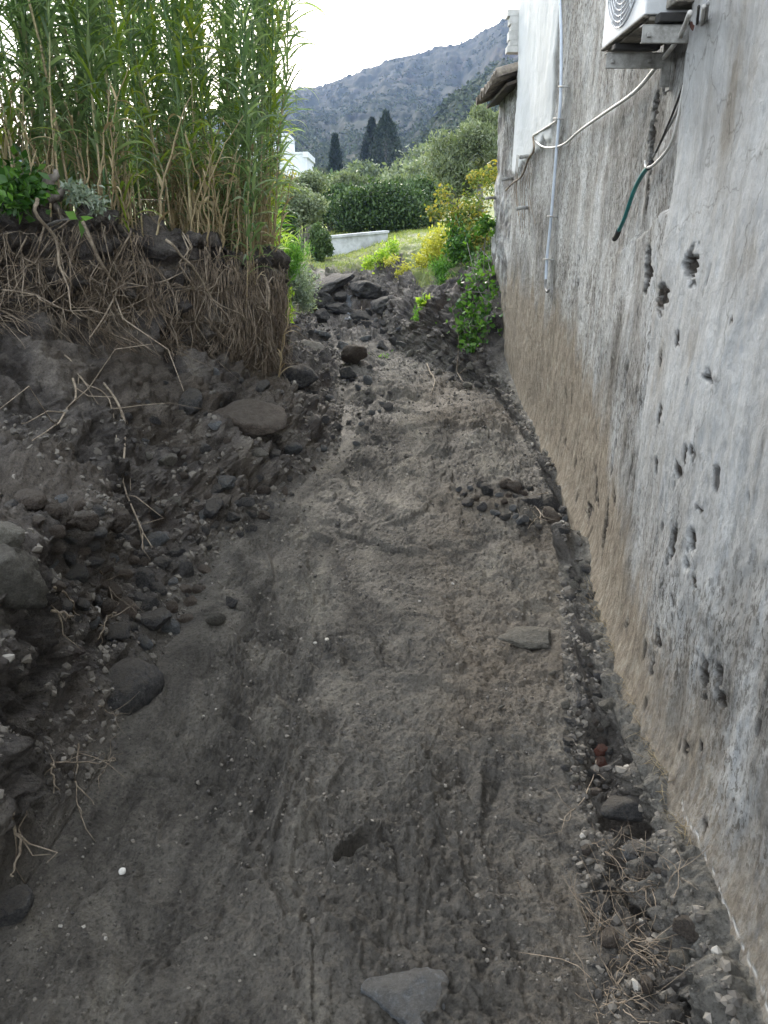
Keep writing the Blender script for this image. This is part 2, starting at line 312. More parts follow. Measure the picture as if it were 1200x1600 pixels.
# ------------------------------------------------------------------ ground sheet
# control points per station: 0 far left,1,2 bank back,3 lip,4 face foot,5 mid,6 shelf,7 toe,8 channel left,9 channel right,10 rubble,11 ledge,12 wall foot,13 inside,14,15 far right
ST = {
 -6:  [(-60,2.0),(-10,1.9),(-5.6,1.8),(-4.6,1.75),(-4.5,1.3),(-2.5,.85),(-1.7,.75),(-1.45,.15),(-1.3,0),(-.1,0),(.0,0),(.1,.08),(.22,.1),(.9,.1),(8,.1),(60,.1)],
 .9:  [(-60,2.0),(-10,1.9),(-5.2,1.8),(-4.2,1.75),(-4.1,1.3),(-2.2,.82),(-1.22,.76),(-1.22,.14),(-1.05,0),(.42,0),(.68,-.10),(.70,.07),(.84,.10),(1.4,.1),(8,.1),(60,.1)],
 1.4: [(-60,2.0),(-10,1.9),(-5.0,1.8),(-3.9,1.75),(-3.8,1.3),(-2.1,.82),(-1.06,.70),(-1.01,.18),(-.94,0),(.48,0),(.72,-.11),(.745,.08),(.885,.11),(1.4,.1),(8,.1),(60,.1)],
 1.8: [(-60,2.0),(-10,1.9),(-4.8,1.8),(-3.6,1.75),(-3.5,1.3),(-2.0,.82),(-1.01,.66),(-.99,.2),(-.9,0),(.55,0),(.72,-.07),(.75,.08),(.915,.10),(1.5,.1),(8,.1),(60,.1)],
 2.2: [(-60,2.0),(-10,1.9),(-4.6,1.8),(-3.35,1.75),(-3.25,1.35),(-1.95,.83),(-1.05,.68),(-1.0,.19),(-.88,0),(.63,0),(.72,.03),(.77,.07),(.945,.08),(1.6,.1),(8,.1),(60,.1)],
 2.8: [(-60,2.0),(-10,1.9),(-4.2,1.8),(-3.0,1.75),(-2.9,1.35),(-1.85,.85),(-1.13,.63),(-1.02,.17),(-.87,0),(.74,0),(.80,.04),(.86,.07),(.995,.08),(1.6,.1),(8,.1),(60,.1)],
 3.5: [(-60,2.0),(-10,1.9),(-3.8,1.8),(-2.6,1.73),(-2.5,1.32),(-1.75,.86),(-1.3,.46),(-1.02,.14),(-.88,0),(.88,.0),(.93,.05),(.98,.07),(1.08,.08),(1.7,.1),(8,.1),(60,.1)],
 4.3: [(-60,2.0),(-10,1.9),(-3.3,1.8),(-2.05,1.70),(-2.12,1.2),(-1.42,.68),(-1.05,.36),(-.78,.12),(-.66,0),(1.0,.0),(1.04,.05),(1.08,.06),(1.14,.08),(1.8,.1),(8,.1),(60,.1)],
 5.0: [(-60,2.0),(-10,1.9),(-2.8,1.75),(-1.48,1.62),(-1.60,.95),(-1.08,.46),(-.82,.30),(-.60,.1),(-.5,0),(1.08,.0),(1.12,.05),(1.15,.06),(1.19,.08),(1.8,.1),(8,.1),(60,.1)],
 5.7: [(-60,2.0),(-10,1.9),(-2.3,1.65),(-1.04,1.48),(-1.15,.66),(-.85,.40),(-.62,.29),(-.42,.1),(-.33,0),(1.1,.03),(1.13,.06),(1.16,.07),(1.2,.09),(1.8,.1),(8,.1),(60,.1)],
 6.3: [(-60,2.0),(-10,1.9),(-1.9,1.5),(-.84,1.38),(-.98,.46),(-.80,.35),(-.62,.24),(-.45,.1),(-.36,.04),(1.08,.05),(1.12,.1),(1.16,.12),(1.21,.14),(1.8,.1),(8,.1),(60,.1)],
 7.2: [(-60,2.0),(-10,1.8),(-2.0,1.5),(-.95,1.35),(-1.0,.36),(-.85,.27),(-.7,.18),(-.5,.1),(-.38,.05),(1.08,.05),(1.13,.11),(1.17,.17),(1.22,.2),(1.8,.2),(8,.3),(60,.3)],
 7.9: [(-60,2.0),(-10,1.7),(-2.2,1.45),(-1.08,1.3),(-1.08,.36),(-.9,.25),(-.75,.16),(-.55,.1),(-.4,.06),(.98,.05),(1.03,.18),(1.08,.3),(1.23,.4),(1.8,.5),(8,.8),(60,.8)],
 8.6: [(-60,2.0),(-10,1.6),(-2.4,1.42),(-1.2,1.28),(-1.18,.38),(-.98,.24),(-.8,.16),(-.6,.1),(-.42,.07),(.70,.06),(.80,.34),(.92,.6),(1.23,.9),(2,1.1),(8,1.3),(60,1.3)],
 9.3: [(-60,2.0),(-10,1.6),(-2.5,1.4),(-1.3,1.27),(-1.22,.4),(-1.05,.25),(-.85,.17),(-.65,.11),(-.5,.09),(.42,.08),(.56,.5),(.78,.92),(1.25,1.15),(2,1.3),(8,1.5),(60,1.5)],
 10:  [(-60,2.0),(-10,1.6),(-2.6,1.35),(-1.4,1.25),(-1.3,.42),(-1.12,.27),(-.95,.2),(-.78,.15),(-.65,.12),(.12,.12),(.28,.45),(.58,.74),(1.3,1.18),(2.2,1.45),(8,1.7),(60,1.7)],
 11.2:[(-60,2.0),(-10,1.6),(-2.6,1.3),(-1.5,1.22),(-1.38,.5),(-1.2,.35),(-1.1,.28),(-.95,.22),(-.8,.2),(0,.2),(.16,.5),(.48,.82),(1.4,1.30),(2.6,1.6),(9,1.9),(60,1.9)],
 12.0:[(-60,2.0),(-10,1.6),(-2.6,1.3),(-1.5,1.2),(-1.4,.7),(-1.3,.62),(-1.2,.55),(-1.05,.5),(-.9,.48),(-.1,.5),(.1,.72),(.4,.92),(1.5,1.40),(3,1.7),(9,2.0),(60,2.0)],
 12.6:[(-60,2.0),(-10,1.6),(-2.6,1.3),(-1.55,1.2),(-1.45,.9),(-1.35,.82),(-1.25,.78),(-1.1,.74),(-.95,.72),(-.15,.74),(.05,.85),(.35,.98),(1.6,1.46),(3,1.75),(9,2.1),(60,2.1)],
 13.8:[(-60,2.0),(-10,1.6),(-2.8,1.3),(-1.8,1.15),(-1.7,1.0),(-1.6,.95),(-1.4,.92),(-1.2,.88),(-1.0,.86),(-.3,.88),(-.1,1.0),(.3,1.1),(1.8,1.54),(3.2,1.8),(9,2.2),(60,2.2)],
 15.5:[(-60,2.0),(-10,1.6),(-3.2,1.3),(-2.4,1.15),(-2.2,1.1),(-2.0,1.02),(-1.8,1.0),(-1.5,.96),(-1.2,.94),(-.6,.98),(-.3,1.12),(.3,1.22),(2.2,1.6),(3.6,1.8),(9,2.2),(60,2.2)],
 18:  [(-60,2.0),(-10,1.7),(-4,1.3),(-3.2,1.2),(-2.8,1.1),(-2.4,1.05),(-2.0,1.0),(-1.7,.98),(-1.4,.98),(-.8,1.08),(-.3,1.2),(.4,1.4),(2.4,1.62),(4,1.8),(9,2.2),(60,2.2)],
 19:  [(-60,2.0),(-10,1.8),(-4,1.5),(-3.2,1.35),(-2.8,1.3),(-2.4,1.25),(-2.0,1.25),(-1.7,1.25),(-1.4,1.27),(-.8,1.3),(-.3,1.32),(.4,1.42),(2.4,1.6),(4,1.8),(9,2.2),(60,2.2)],
 26:  [(-60,2.2),(-12,2.0),(-6,1.7),(-5,1.6),(-4,1.6),(-3,1.6),(-2.4,1.6),(-2,1.6),(-1.5,1.6),(-.8,1.6),(0,1.6),(1,1.6),(3,1.7),(5,1.8),(10,2.2),(60,2.3)],
 70:  [(-70,4),(-20,4.4),(-12,4.4),(-10,4.4),(-8,4.4),(-6,4.4),(-5,4.4),(-4,4.4),(-3,4.4),(-1,4.4),(1,4.4),(3,4.5),(6,4.7),(10,5),(20,5.6),(70,7)],
}
YS = np.array(sorted(ST)); CT = np.array([ST[k] for k in sorted(ST)], float)      # (m,16,2)
AMPN = 1
#            0   1   2   3   4   5   6   7   8   9   10  11  12  13  14  15
AMP =   np.array([.3, .3, .5, 1., .9, .9, 1.1, 1., .06, .35, 1.5, .8, .12, .1, .3, .3])
EARTH = np.array([1., 1., 1., 1., 1., .9, .9, .9, .0, .0, .75, .4, .0, 1., 1., 1.])
LEDG =  np.array([0., 0., 0., 0., 0., .0, .0, 0., 0., 0., .1, .9, 1., 0., 0., 0.])
CNT = [14, 24, 50, 80, 100, 100, 110, 50, 330, 50, 60, 40, 16, 50, 16]
def ctl(y):
    y = np.asarray(y, float); out = 0
    for d in (-1, -.5, 0, .5, 1):
        yy = y + d*.16*np.maximum(1, y/6)
        out = out + np.stack([np.stack([np.interp(yy, YS, CT[:, k, c]) for c in (0, 1)], -1) for k in range(16)], -2)
    return out/5
def ys_rows():
    r = list(np.linspace(-6, .85, 30)); y = .86
    while y < 16: r.append(y); y *= 1.0037
    while y < 70: r.append(y); y *= 1.02
    r.append(70); return np.array(r)
FOOT = [(-.075, 1.66, .13, .06, .085, -.6), (-.19, 1.98, .26, .10, .011, -.6), (-.30, 2.38, .28, .10, .006, .1), (.20, 2.0, .26, .09, .007, .4),
        (.12, 2.65, .28, .1, .006, -.1), (-.42, 1.75, .27, .095, .006, .3), (.33, 2.95, .28, .1, .007, .2), (-.15, 3.3, .28, .1, .007, -.2),
        (.30, 3.7, .28, .1, .008, .5), (-.33, 1.45, .26, .09, .008, .9), (-.05, 4.3, .28, .11, .010, .2), (.62, 4.5, .28, .11, .011, -.3),
        (-.62, 2.0, .28, .1, .004, -.2)]
def build_ground():
    y = ys_rows(); C = ctl(y); m = len(y)
    cols = []; att = []
    for k, n in enumerate(CNT):
        t = np.linspace(0, 1, n, endpoint=False)
        if k == 14: t = np.linspace(0, 1, n)
        cols.append(C[:, k, None, :]*(1-t)[None, :, None] + C[:, k+1, None, :]*t[None, :, None])
        att.append(np.stack([a[k]*(1-t)+a[k+1]*t for a in (AMP, EARTH, LEDG)], -1))
    G = np.concatenate(cols, 1); A = np.concatenate(att, 0)            # (m,n,2), (n,3)
    n = G.shape[1]
    # round the corners of the section
    for it in range(14):
        Gs = G.copy(); Gs[:, 1:-1] = .5*G[:, 1:-1] + .25*(G[:, :-2]+G[:, 2:]); G = Gs
    P = np.stack([G[..., 0], np.repeat(y[:, None], n, 1), G[..., 1]], -1)
    # shear rows so the section lines wander a bit
    X, Y, Z = P[..., 0], P[..., 1], P[..., 2]
    du = np.gradient(P, axis=1); dv = np.gradient(P, axis=0)
    Nn = np.cross(du, dv); Nn /= np.linalg.norm(Nn, axis=-1, keepdims=True)+1e-12
    idx = np.arange(n); cs = np.cumsum([0]+CNT)
    amp = np.repeat(A[None, :, 0], m, 0); earth = np.repeat(A[None, :, 1], m, 0); led = np.repeat(A[None, :, 2], m, 0)
    far = sst(8.2, 10.5, Y)
    led = led*(1-sst(7.2, 8.2, Y)); earth = np.where(idx[None, :] >= cs[10], np.maximum(earth, sst(7.0, 8.0, Y)), earth)
    inch = ((idx >= cs[8]) & (idx < cs[9]))[None, :]
    earth = np.where(inch, np.maximum(earth, .8*sst(9.5, 11.5, Y)), earth)
    amp = np.where((idx >= cs[10])[None, :] & (idx < cs[13])[None, :], np.maximum(amp, .75*sst(7.3, 8.2, Y)*(1-sst(12, 14, Y))), amp)
    amp = np.where(inch, np.maximum(amp, .5*sst(6.3, 7.5, Y) + .4*sst(10, 11, Y)), amp)
    amp = amp*(1-.75*sst(13.5, 15.5, Y))
    # left slab of channel: low muddy terrace beyond 5.5 m
    grass = np.where((idx >= cs[11])[None, :], sst(10.2, 11.5, Y + .6*fbm(X*1.5, Y*1.5, seed=5)), 0)
    grass = np.maximum(grass, sst(13.2, 14.6, Y + .8*fbm(X, Y, seed=6)))
    grass = np.maximum(grass, np.where((idx < cs[3]-8)[None, :], .35+.0*Y, 0))
    # ---- displacement
    P3 = (X, Y, Z)
    big = fbm(X*1.7, Y*1.7, Z*1.7, 3, 1)
    mid = fbm(X*5.5, Y*5.5, Z*5.5, 4, 2, .55)
    rid = 1-np.abs(vn(X*3.1+mid*.5, Y*3.1, Z*3.6, 8))*2
    fine = fbm(X*24, Y*24, Z*24, 3, 3, .6)
    lump = np.maximum(0, fbm(X*11, Y*11, Z*11, 2, 4))
    d = amp*(.080*big + .060*mid + .030*fine + .045*lump + .016*rid)
    # horizontal strata / little ledges in the banks
    ez = Z*1.0 + .12*big
    d += amp*earth*.028*(np.abs(((ez*7.5) % 1)-.5)*2-.5)*(earth > .5)
    blk = fbm(X*3.4, Y*3.4, Z*3.4, 3, 15, .5); d += amp*earth*(.05*np.tanh(blk*9) + .022*np.tanh(9*fbm(X*9, Y*9, Z*9, 2, 16)))
    d -= amp*(.020*sst(.2, .55, vn(X*22, Y*22, Z*26, 95)) + .012*sst(.25, .6, vn(X*44, Y*44, Z*48, 96)) + .006*vn(X*80, Y*80, Z*80, 97))
    lap = (np.abs(fbm(X*2.4, Y*2.4, Z*2.0, 3, 19)) < .05)
    d -= amp*earth*.03*lap
    # channel bed
    bed = inch*1.0
    e_l = np.clip((X-C[:, 8, 0][:, None])/.15, 0, 1); e_r = np.clip((C[:, 9, 0][:, None]-X)/.12, 0, 1); bedm = e_l*e_r
    wx = X + .22*fbm(X*1.2, Y*.8, 0, 3, 21); wy = Y + .3*fbm(X*1.1+9, Y*1.1, 0, 3, 22)
    flow = fbm(wx*7, wy*1.5, 0, 4, 23)
    h = .022*fbm(X*1.6, Y*1.2, 0, 3, 24) + .024*flow + .010*(1-2*np.abs(vn(wx*13, wy*2.2, 0, 25)))
    h += .018*fbm(X*11, Y*8, 0, 5, 26, .62)
    crust = fbm(wx*4.2, wy*2.4, 0, 3, 34); h += .010*sst(-.03, .03, crust)*sst(-.25, .2, fbm(X*1.7, Y*1.4, 0, 2, 35))
    patch = sst(-.15, .35, fbm(X*2.1, Y*1.5, 0, 3, 27))
    h += patch*(.016*fbm(X*38, Y*34, 0, 3, 28, .75) + .014*np.maximum(0, vn(X*52, Y*47, 0, 29)))
    rl = 1-np.abs(fbm(wx*4.5+.5*fbm(X*3, Y*3, 0, 2, 39), wy*1.0, 0, 3, 36))*2.2; h -= .014*np.clip(rl, 0, 1)**5*sst(-.3, .2, fbm(X*1.1, Y*.7, 0, 2, 37))
    rl = 1-np.abs(fbm(wx*9+3, wy*1.6, 0, 3, 38))*2.2; h -= .010*np.clip(rl, 0, 1)**4
    gm = sst(.02, .30, fbm(wx*2.6, wy*1.3, 0, 4, 93)); h *= .42+.7*gm;
    for sd, fx_, fy_, ww, dp in ((301, 2.3, .75, .035, .016), (302, 4.2, 1.2, .05, .010), (303, 1.3, 1.6, .02, .016)):
        q = fbm(wx*fx_+.3*vn(X*5, Y*5, 0, sd+9), wy*fy_, 0, 3, sd); h += (dp*np.exp(-(q/ww)**2) - dp*.8*np.exp(-((q-ww*1.9)/ww)**2) + dp*.7*np.tanh(q/.03))*sst(-.25, .15, fbm(X*1.4, Y*1.1, 0, 2, sd+5))
    h += .035*fbm(wx*2.4, wy*.9, 0, 3, 98); h -= .010*sst(.25, .6, vn(X*46, Y*40, 0, 92))*gm + .006*sst(.3, .6, vn(X*85, Y*75, 0, 94))
    h += .0015*fbm(X*90, Y*85, 0, 2, 30)
    # cracks and small scarps
    for sd, sx, sy, w, dp in ((31, 1.5, .9, .022, .016), (32, 2.6, 1.7, .03, .012), (33, 1.1, 2.2, .015, .018)):
        q = fbm(X*sx + .25*flow, Y*sy, 0, 3, sd); msk = sst(.0, .25, fbm(X*1.3, Y*1.3, 0, 2, sd+40))
        h -= dp*np.exp(-(q/w)**2)*msk; h += dp*.5*np.tanh(q/.02)*msk
    for (fx, fy, L, Wd, dp, a) in FOOT:
        ca, sa = math.cos(a), math.sin(a); jx = .02*vn(X*9, Y*9, 0, 77); jy = .02*vn(X*9, Y*9, 0, 78); lx = (X+jx-fx)*ca + (Y+jy-fy)*sa; ly = -(X+jx-fx)*sa + (Y+jy-fy)*ca
        r = np.sqrt((lx/(Wd*.5))**2 + (ly/(L*.5))**2); ins = (1-sst(.7, 1.2, r))*(.8+.5*vn(X*7, Y*7, 0, int(fy*100)))*1.9
        h += -dp*ins*(1+.5*np.sin(ly*2*math.pi/.032 + 3*np.abs(lx)/.03)*.5) + dp*.3*np.exp(-((r-1.25)/.22)**2)*(.6+.8*vn(X*12, Y*12, 0, 5))
    h += .035*sst(5.6, 6.05, Y + .35*(X-.3)**2 + .35*fbm(X*1.5, Y*.3, 0, 2, 52) + .1*fbm(X*4, Y*3, 0, 2, 51))*(1-sst(9, 10, Y))     # small step across the bed
    hx, hy = (X-.77)*.77+(Y-4.33)*-.64, (X-.77)*.64+(Y-4.33)*.77; heap = np.exp(-(hx/.33)**2-(hy/.13)**2); h += heap*(.05+.05*fbm(X*14, Y*14, 0, 3, 53))
    h2x = np.exp(-((X-.85)/.3)**2-((Y-5.95)/.22)**2); h += h2x*(.02+.07*fbm(X*8, Y*8, 0, 4, 54))
    h2x = np.exp(-((X+.05)/.35)**2-((Y-7.3)/.9)**2); h += h2x*(.08*fbm(X*6, Y*6, 0, 4, 55))
    d = d + h*np.where(inch, np.clip(bedm+.15, 0, 1), 0)
    gr = grass*(.02*fbm(X*6, Y*6, 0, 3, 60) + .015*fbm(X*20, Y*20, 0, 2, 61)); d = d + gr
    # fade on ledge
    d = d + led*(.012*fbm(X*9, Y*7, Z*9, 3, 70) + .004*fbm(X*40, Y*40, Z*40, 2, 71))
    d = d*(1-sst(18, 26, Y)*.6)
    P = P + Nn*d[..., None]
    # sandy tint : right part of the channel bed, the root face foot
    sand = inch*sst(.1, .5, X/ np.maximum(.3, C[:, 9, 0][:, None]) )*.55*sst(-.2, .4, fbm(X*1.9, Y*1.1, 0, 3, 80))*(1-sst(8, 10, Y))
    sl = np.where((idx >= cs[4]) & (idx < cs[7]), 1., 0.)[None, :]*sst(-.05, .3, fbm(X*2.3, Y*2.3, 0, 3, 81))*.35
    nearc = np.exp(-(((X+.95)/.28)**2+((Y-6.1)/.45)**2+((Z-.55)/.28)**2))*.9
    sand = np.clip(np.maximum(np.maximum(sand, sl), nearc), 0, 1)
    zone = np.stack([np.clip(earth, 0, 1), grass, led, sand], -1)
    i = (np.arange(m-1)[:, None]*n + np.arange(n-1)[None, :])
    F = np.stack([i, i+1, i+n+1, i+n], -1).reshape(-1, 4)
    me = mesh_np('ground', P.reshape(-1, 3), F, M_ground)
    attr(me, 'zone', zone.reshape(-1, 4))
    # light version for ray casting
    Q = P[::3, ::3]; mm, nn = Q.shape[:2]
    i = (np.arange(mm-1)[:, None]*nn + np.arange(nn-1)[None, :])
    F2 = np.stack([i, i+1, i+nn+1, i+nn], -1).reshape(-1, 4)
    bvh = BVHTree.FromPolygons([tuple(v) for v in Q.reshape(-1, 3).tolist()], F2.tolist())
    return me, bvh, C, y
g_me, BVH, GC, GY = build_ground()
tag(link('ground', g_me), kind='structure')
def drop(x, y, ztop=6.0):
    r = BVH.ray_cast(Vector((x, y, ztop)), Vector((0, 0, -1)))
    return (r[0], r[1]) if r[0] is not None else (Vector((x, y, 0)), Vector((0, 0, 1)))
def hit(px, py):
    d = ray(px, py).normalized(); r = BVH.ray_cast(Vector((0, 0, CAMZ)), d)
    return (r[0], r[1]) if r[0] is not None else (None, None)
def lip(y): 
    c = ctl(np.array([y]))[0]; return c[3], c[4], c[2]

# ------------------------------------------------------------------ house wall
def wpt(px, py, off=0.0):
    """point of the photograph on the wall's face, off metres in front of it"""
    d = ray(px, py); lo, hi = .5, 14.0
    for _ in range(50):
        t = .5*(lo+hi); y = t*d.y
        if t*d.x > float(wallx(y)) - off: hi = t
        else: lo = t
    return Vector((0, 0, CAMZ)) + d*lo
# broken plaster spots: px, py, half width px, half height px, depth m
PITS = [(1115, 412, 13, 30, .035), (1062, 463, 10, 26, .022), (1030, 428, 8, 36, .022), (1148, 590, 9, 9, .02), (1025, 160, 5, 22, .018),
        (1018, 205, 5, 18, .018), (1015, 245, 6, 26, .02), (1038, 142, 3, 8, .012), (1010, 310, 3, 30, .010), (940, 785, 5, 12, .012), (926, 800, 4, 16, .01), (958, 830, 4, 50, .012),
        (972, 780, 4, 18, .01), (935, 765, 2, 30, .008), (1088, 850, 5, 40, .014), (1120, 842, 8, 22, .02), (1115, 882, 5, 9, .014), (1066, 1000, 8, 30, .02), (1055, 1040, 5, 22, .015),
        (1140, 1060, 8, 34, .02), (1164, 1055, 7, 26, .018), (1165, 1092, 9, 16, .026), (1108, 710, 3, 24, .008), (1120, 705, 4, 8, .008), (1096, 735, 7, 16, .012),
        (1112, 1165, 5, 14, .012), (1010, 980, 3, 14, .008), (1057, 730, 3, 14, .008), (1185, 500, 3, 10, .006), (1131, 795, 6, 8, .01), (1133, 1165, 4, 12, .01), (1148, 1290, 5, 16, .01),
        (1092, 940, 5, 10, .01), (1125, 912, 5, 10, .01), (1060, 560, 3, 16, .006), (1092, 528, 4, 14, .006), (1060, 650, 3, 20, .006)]
def build_wall():
    ys = [-6, -4, -2.5, -1.5, -.8, -.3, 0.1, .4, .65]; y = .8
    while y < 9.45: ys.append(y); y *= 1.0042
    ys.append(9.45); ys = np.array(ys)
    zs = np.concatenate([np.arange(-.3, 2.4, .0075), np.arange(2.4, 3.3, .02), np.arange(3.3, 5.21, .08)])
    Yg, Zg = np.meshgrid(ys, zs, indexing='ij'); X = wallx(Yg)
    tall = Yg < 7.93
    ztop = np.where(tall, 5.2, 2.84)
    Zc = np.minimum(Zg, ztop)
    fz = fbm(Yg*1.4, Zc*1.1, 0, 3, 101)
    off = .018*fz + .008*fbm(Yg*6, Zc*3.5, 0, 3, 102) + .0035*fbm(Yg*22, Zc*14, 0, 3, 103, .6) + .0016*fbm(Yg*70, Zc*50, 0, 2, 104)
    off += .0045*np.maximum(0, fbm(Yg*30, Zc*9, 0, 2, 105))*sst(1.6, 1.0, Zc)
    # thick near layer with a broken edge
    ey = 2.66 + .03*fbm(Zc*3, Zc*0, 0, 3, 110) + .05*sst(1.75, 1.45, Zc) + .35*sst(1.5, 1.25, Zc)*0
    thick = sst(.02, -.0, Yg-ey)
    zb = 1.66-.16*(Yg-2.66) + .03*fbm(Yg*7, 0, 0, 3, 3)
    low = sst(.015, -.015, Zc-zb)*sst(4.1, 2.75, Yg)
    off += .065*np.maximum(thick, low*.8)
    # flared foot
    off += .05*np.exp(-np.maximum(0, Zc-.05)/.10)*sst(9, 6, Yg)
    # pale smooth panel
    pn = .04*fbm(Zc*4, 0, 0, 3, 111)
    pz = 2.2 - .1*(Yg-6.2) + .10*fbm(Yg*5, 0, 0, 3, 112)
    panel = sst(6.1, 6.16, Yg+pn)*tall*sst(-.02, .02, Zc-pz)
    off += .02*panel
    zone = np.zeros(Yg.shape+(4,))
    pit = np.zeros(Yg.shape)
    for (px, py, hw, hh, dp) in PITS:
        c = wpt(px, py); e1 = wpt(px-hw, py); e2 = wpt(px, py-hh)
        sy = max(abs(e1.y-c.y), .004); sz = abs(e2.z-c.z)
        q = ((Yg-c.y)/sy)**2 + ((Zc-c.z)/sz)**2
        mk = q < 6
        if not mk.any(): continue
        qq = np.sqrt(q[mk]) + 1.15*fbm(Yg[mk]/sy*.9, Zc[mk]/sz*2.2, 0, 5, int(px), .7) + .12
        w = sst(1.06, .86, qq); pit[mk] = np.maximum(pit[mk], w); off[mk] -= dp*w*(.9+.6*vn(Yg[mk]*60, Zc[mk]*60, 0, 7))
    # random chips
    chip = sst(.60, .68, fbm(Yg*16, Zc*7, 0, 3, 120))*sst(1.9, 1.2, Zc)*(Yg < 5)*(panel < .5)
    off -= .006*chip; pit = np.maximum(pit, chip*.8)
    # rubble stonework of the lean-to beyond the panel
    ann = sst(7.9, 7.95, Yg)
    off += ann*(.03*fbm(Yg*5, Zc*6, 0, 3, 121) - .02)
    zone[..., 0] = panel; zone[..., 1] = np.maximum(pit, ann*sst(.0, .4, fbm(Yg*4, Zc*5, 0, 3, 122))*.6)
    splash = .30 + .72*sst(2.0, 5.2, Yg) + .26*fbm(Yg*1.6, Zc*.4, 0, 4, 123) + .12*fbm(Yg*7, Zc*1, 0, 3, 124)
    zone[..., 2] = sst(.25, -.35, Zc-splash)*(.55+.45*sst(1.6, 3.4, Yg))
    lime = .75*sst(.006, .001, np.abs(Zc-.125+.02*(Yg-1.3)+.012*fbm(Yg*14, 0, 0, 3, 140)))*sst(.05, .2, fbm(Yg*34, Zc*30, 0, 3, 141)+.05)*(Yg < 1.7)*(Yg > .9); zone[..., 0] = np.maximum(zone[..., 0], lime)
    zone[..., 3] = thick*sst(.5, 1.2, Zc+.3*fbm(Yg*3, Zc*2, 0, 3, 130))
    V = np.stack([X-off, Yg, Zc], -1)
    m, n = Yg.shape
    i = (np.arange(m-1)[:, None]*n + np.arange(n-1)[None, :])
    F = np.stack([i, i+1, i+n+1, i+n], -1).reshape(-1, 4)
    # drop degenerate faces above the low part
    zf = Zc.reshape(-1)[F]; ok = (zf.max(1)-zf.min(1)) > 1e-5
    me = mesh_np('wall', V.reshape(-1, 3), F[ok], M_wall); attr(me, 'zone', zone.reshape(-1, 4))
    return me
house = thing('plastered_house', 'long weathered grey plastered house along the right side of the gully', 'house', (1.2, 4, 0))
house.matrix_world = Matrix.Translation((1.2, 4, 0))
def hpart(name, me, parent=None):
    o = link(name, me, parent or house)
    if parent is None: o.location = (-1.2, -4, 0)
    return o
hpart('wall', build_wall())
M_plast = mat_plain('grey plaster', (.30, .29, .27), (.5, .5, .48), 4, .9, bmp=.4)
b = MB(); b.box((1.27, 1, -.3), (6, 7.9, 5.18)); b.box((1.30, 7.9, -.3), (6, 9.44, 2.8)); b.box((.95, -6, -.3), (6, .95, 5.18)); hpart('inner_walls', b.mesh('inner_walls', M_plast, False))
# small tiled eave of the low part
M_tile = mat_plain('old clay tile', (.10, .085, .07), (.30, .26, .21), 12, .9, bmp=.5)
b = MB(); b2 = MB()
ang = math.radians(17)
for i in range(8):
    yc = 7.99 + i*.185
    for (rad, zo, mb, ph0, ph1) in ((.085, .03, b, 0, math.pi),):
        for row in range(9):
            x0 = 1.03 + row*.33 + random.uniform(-.02, .02); z0 = 2.83 + (x0-1.03)*math.tan(ang) + .012*row
            th = np.linspace(ph0, ph1, 9)
            for (L, dzz) in ((.40, 0),):
                pts = []
                for (xx, zz, rr) in ((x0, z0, rad), (x0+L, z0+L*math.tan(ang)-.012, rad*.86)):
                    for r2 in (rr, rr-.014):
                        pts.append([(xx, yc+r2*math.cos(t), zz+r2*math.sin(t)+zo) for t in th])
                V = np.array(pts).reshape(-1, 3); k = 9; F = []
                for j in range(8):
                    F += [(j, j+1, 2*k+j+1, 2*k+j), (k+j+1, k+j, 3*k+j, 3*k+j+1), (j+1, j, k+j, k+j+1)]
                F += [(0, 2*k, 3*k, k), (k-1, 2*k-1, 4*k-1, 3*k-1)]
                mb.add(V, F)
            # trough tile between
            th2 = np.linspace(math.pi, 2*math.pi, 7); pts = [[(xx, yc+.0925+.07*math.cos(t), zz+.055+.07*math.sin(t)) for t in th2] for xx, zz in ((x0-.03, z0), (x0+.38, z0+.41*math.tan(ang)))]
            V = np.array(pts).reshape(-1, 3); mb.add(V, [(j, j+1, 7+j+1, 7+j) for j in range(6)])
rf = hpart('roof', b.mesh('roof', M_tile, False))
M_deck = mat_plain('dark roof boards', (.05, .042, .035), (.13, .105, .08), 9, .9)
b2.add([(1.12, 7.95, 2.815), (1.12, 9.43, 2.815), (4.1, 9.43, 2.815+2.98*math.tan(ang)), (4.1, 7.95, 2.815+2.98*math.tan(ang)),
        (1.12, 7.95, 2.79), (1.12, 9.43, 2.79), (4.1, 9.43, 2.79+2.98*math.tan(ang)), (4.1, 7.95, 2.79+2.98*math.tan(ang))],
       [(0, 3, 2, 1), (4, 5, 6, 7), (0, 1, 5, 4), (1, 2, 6, 5), (2, 3, 7, 6), (3, 0, 4, 7)])
hpart('roof_boards', b2.mesh('roof_boards', M_deck, False))
# pale cornice block high at the corner
M_white = mat_plain('pale painted trim', (.45, .45, .43), (.62, .62, .6), 10, .8)
b = MB(); zc = 3.06
for i, (w, hh) in enumerate([(.07, .05), (.05, .04), (.06, .07), (.045, .05), (.06, .06)]):
    b.box((1.2-w-.02, 7.935, zc), (1.3, 8.06, zc+hh)); zc += hh + .002
b.box((1.10, 7.935, zc), (1.3, 8.08, zc+.05)); hpart('cornice', b.mesh('cornice', M_white, False))

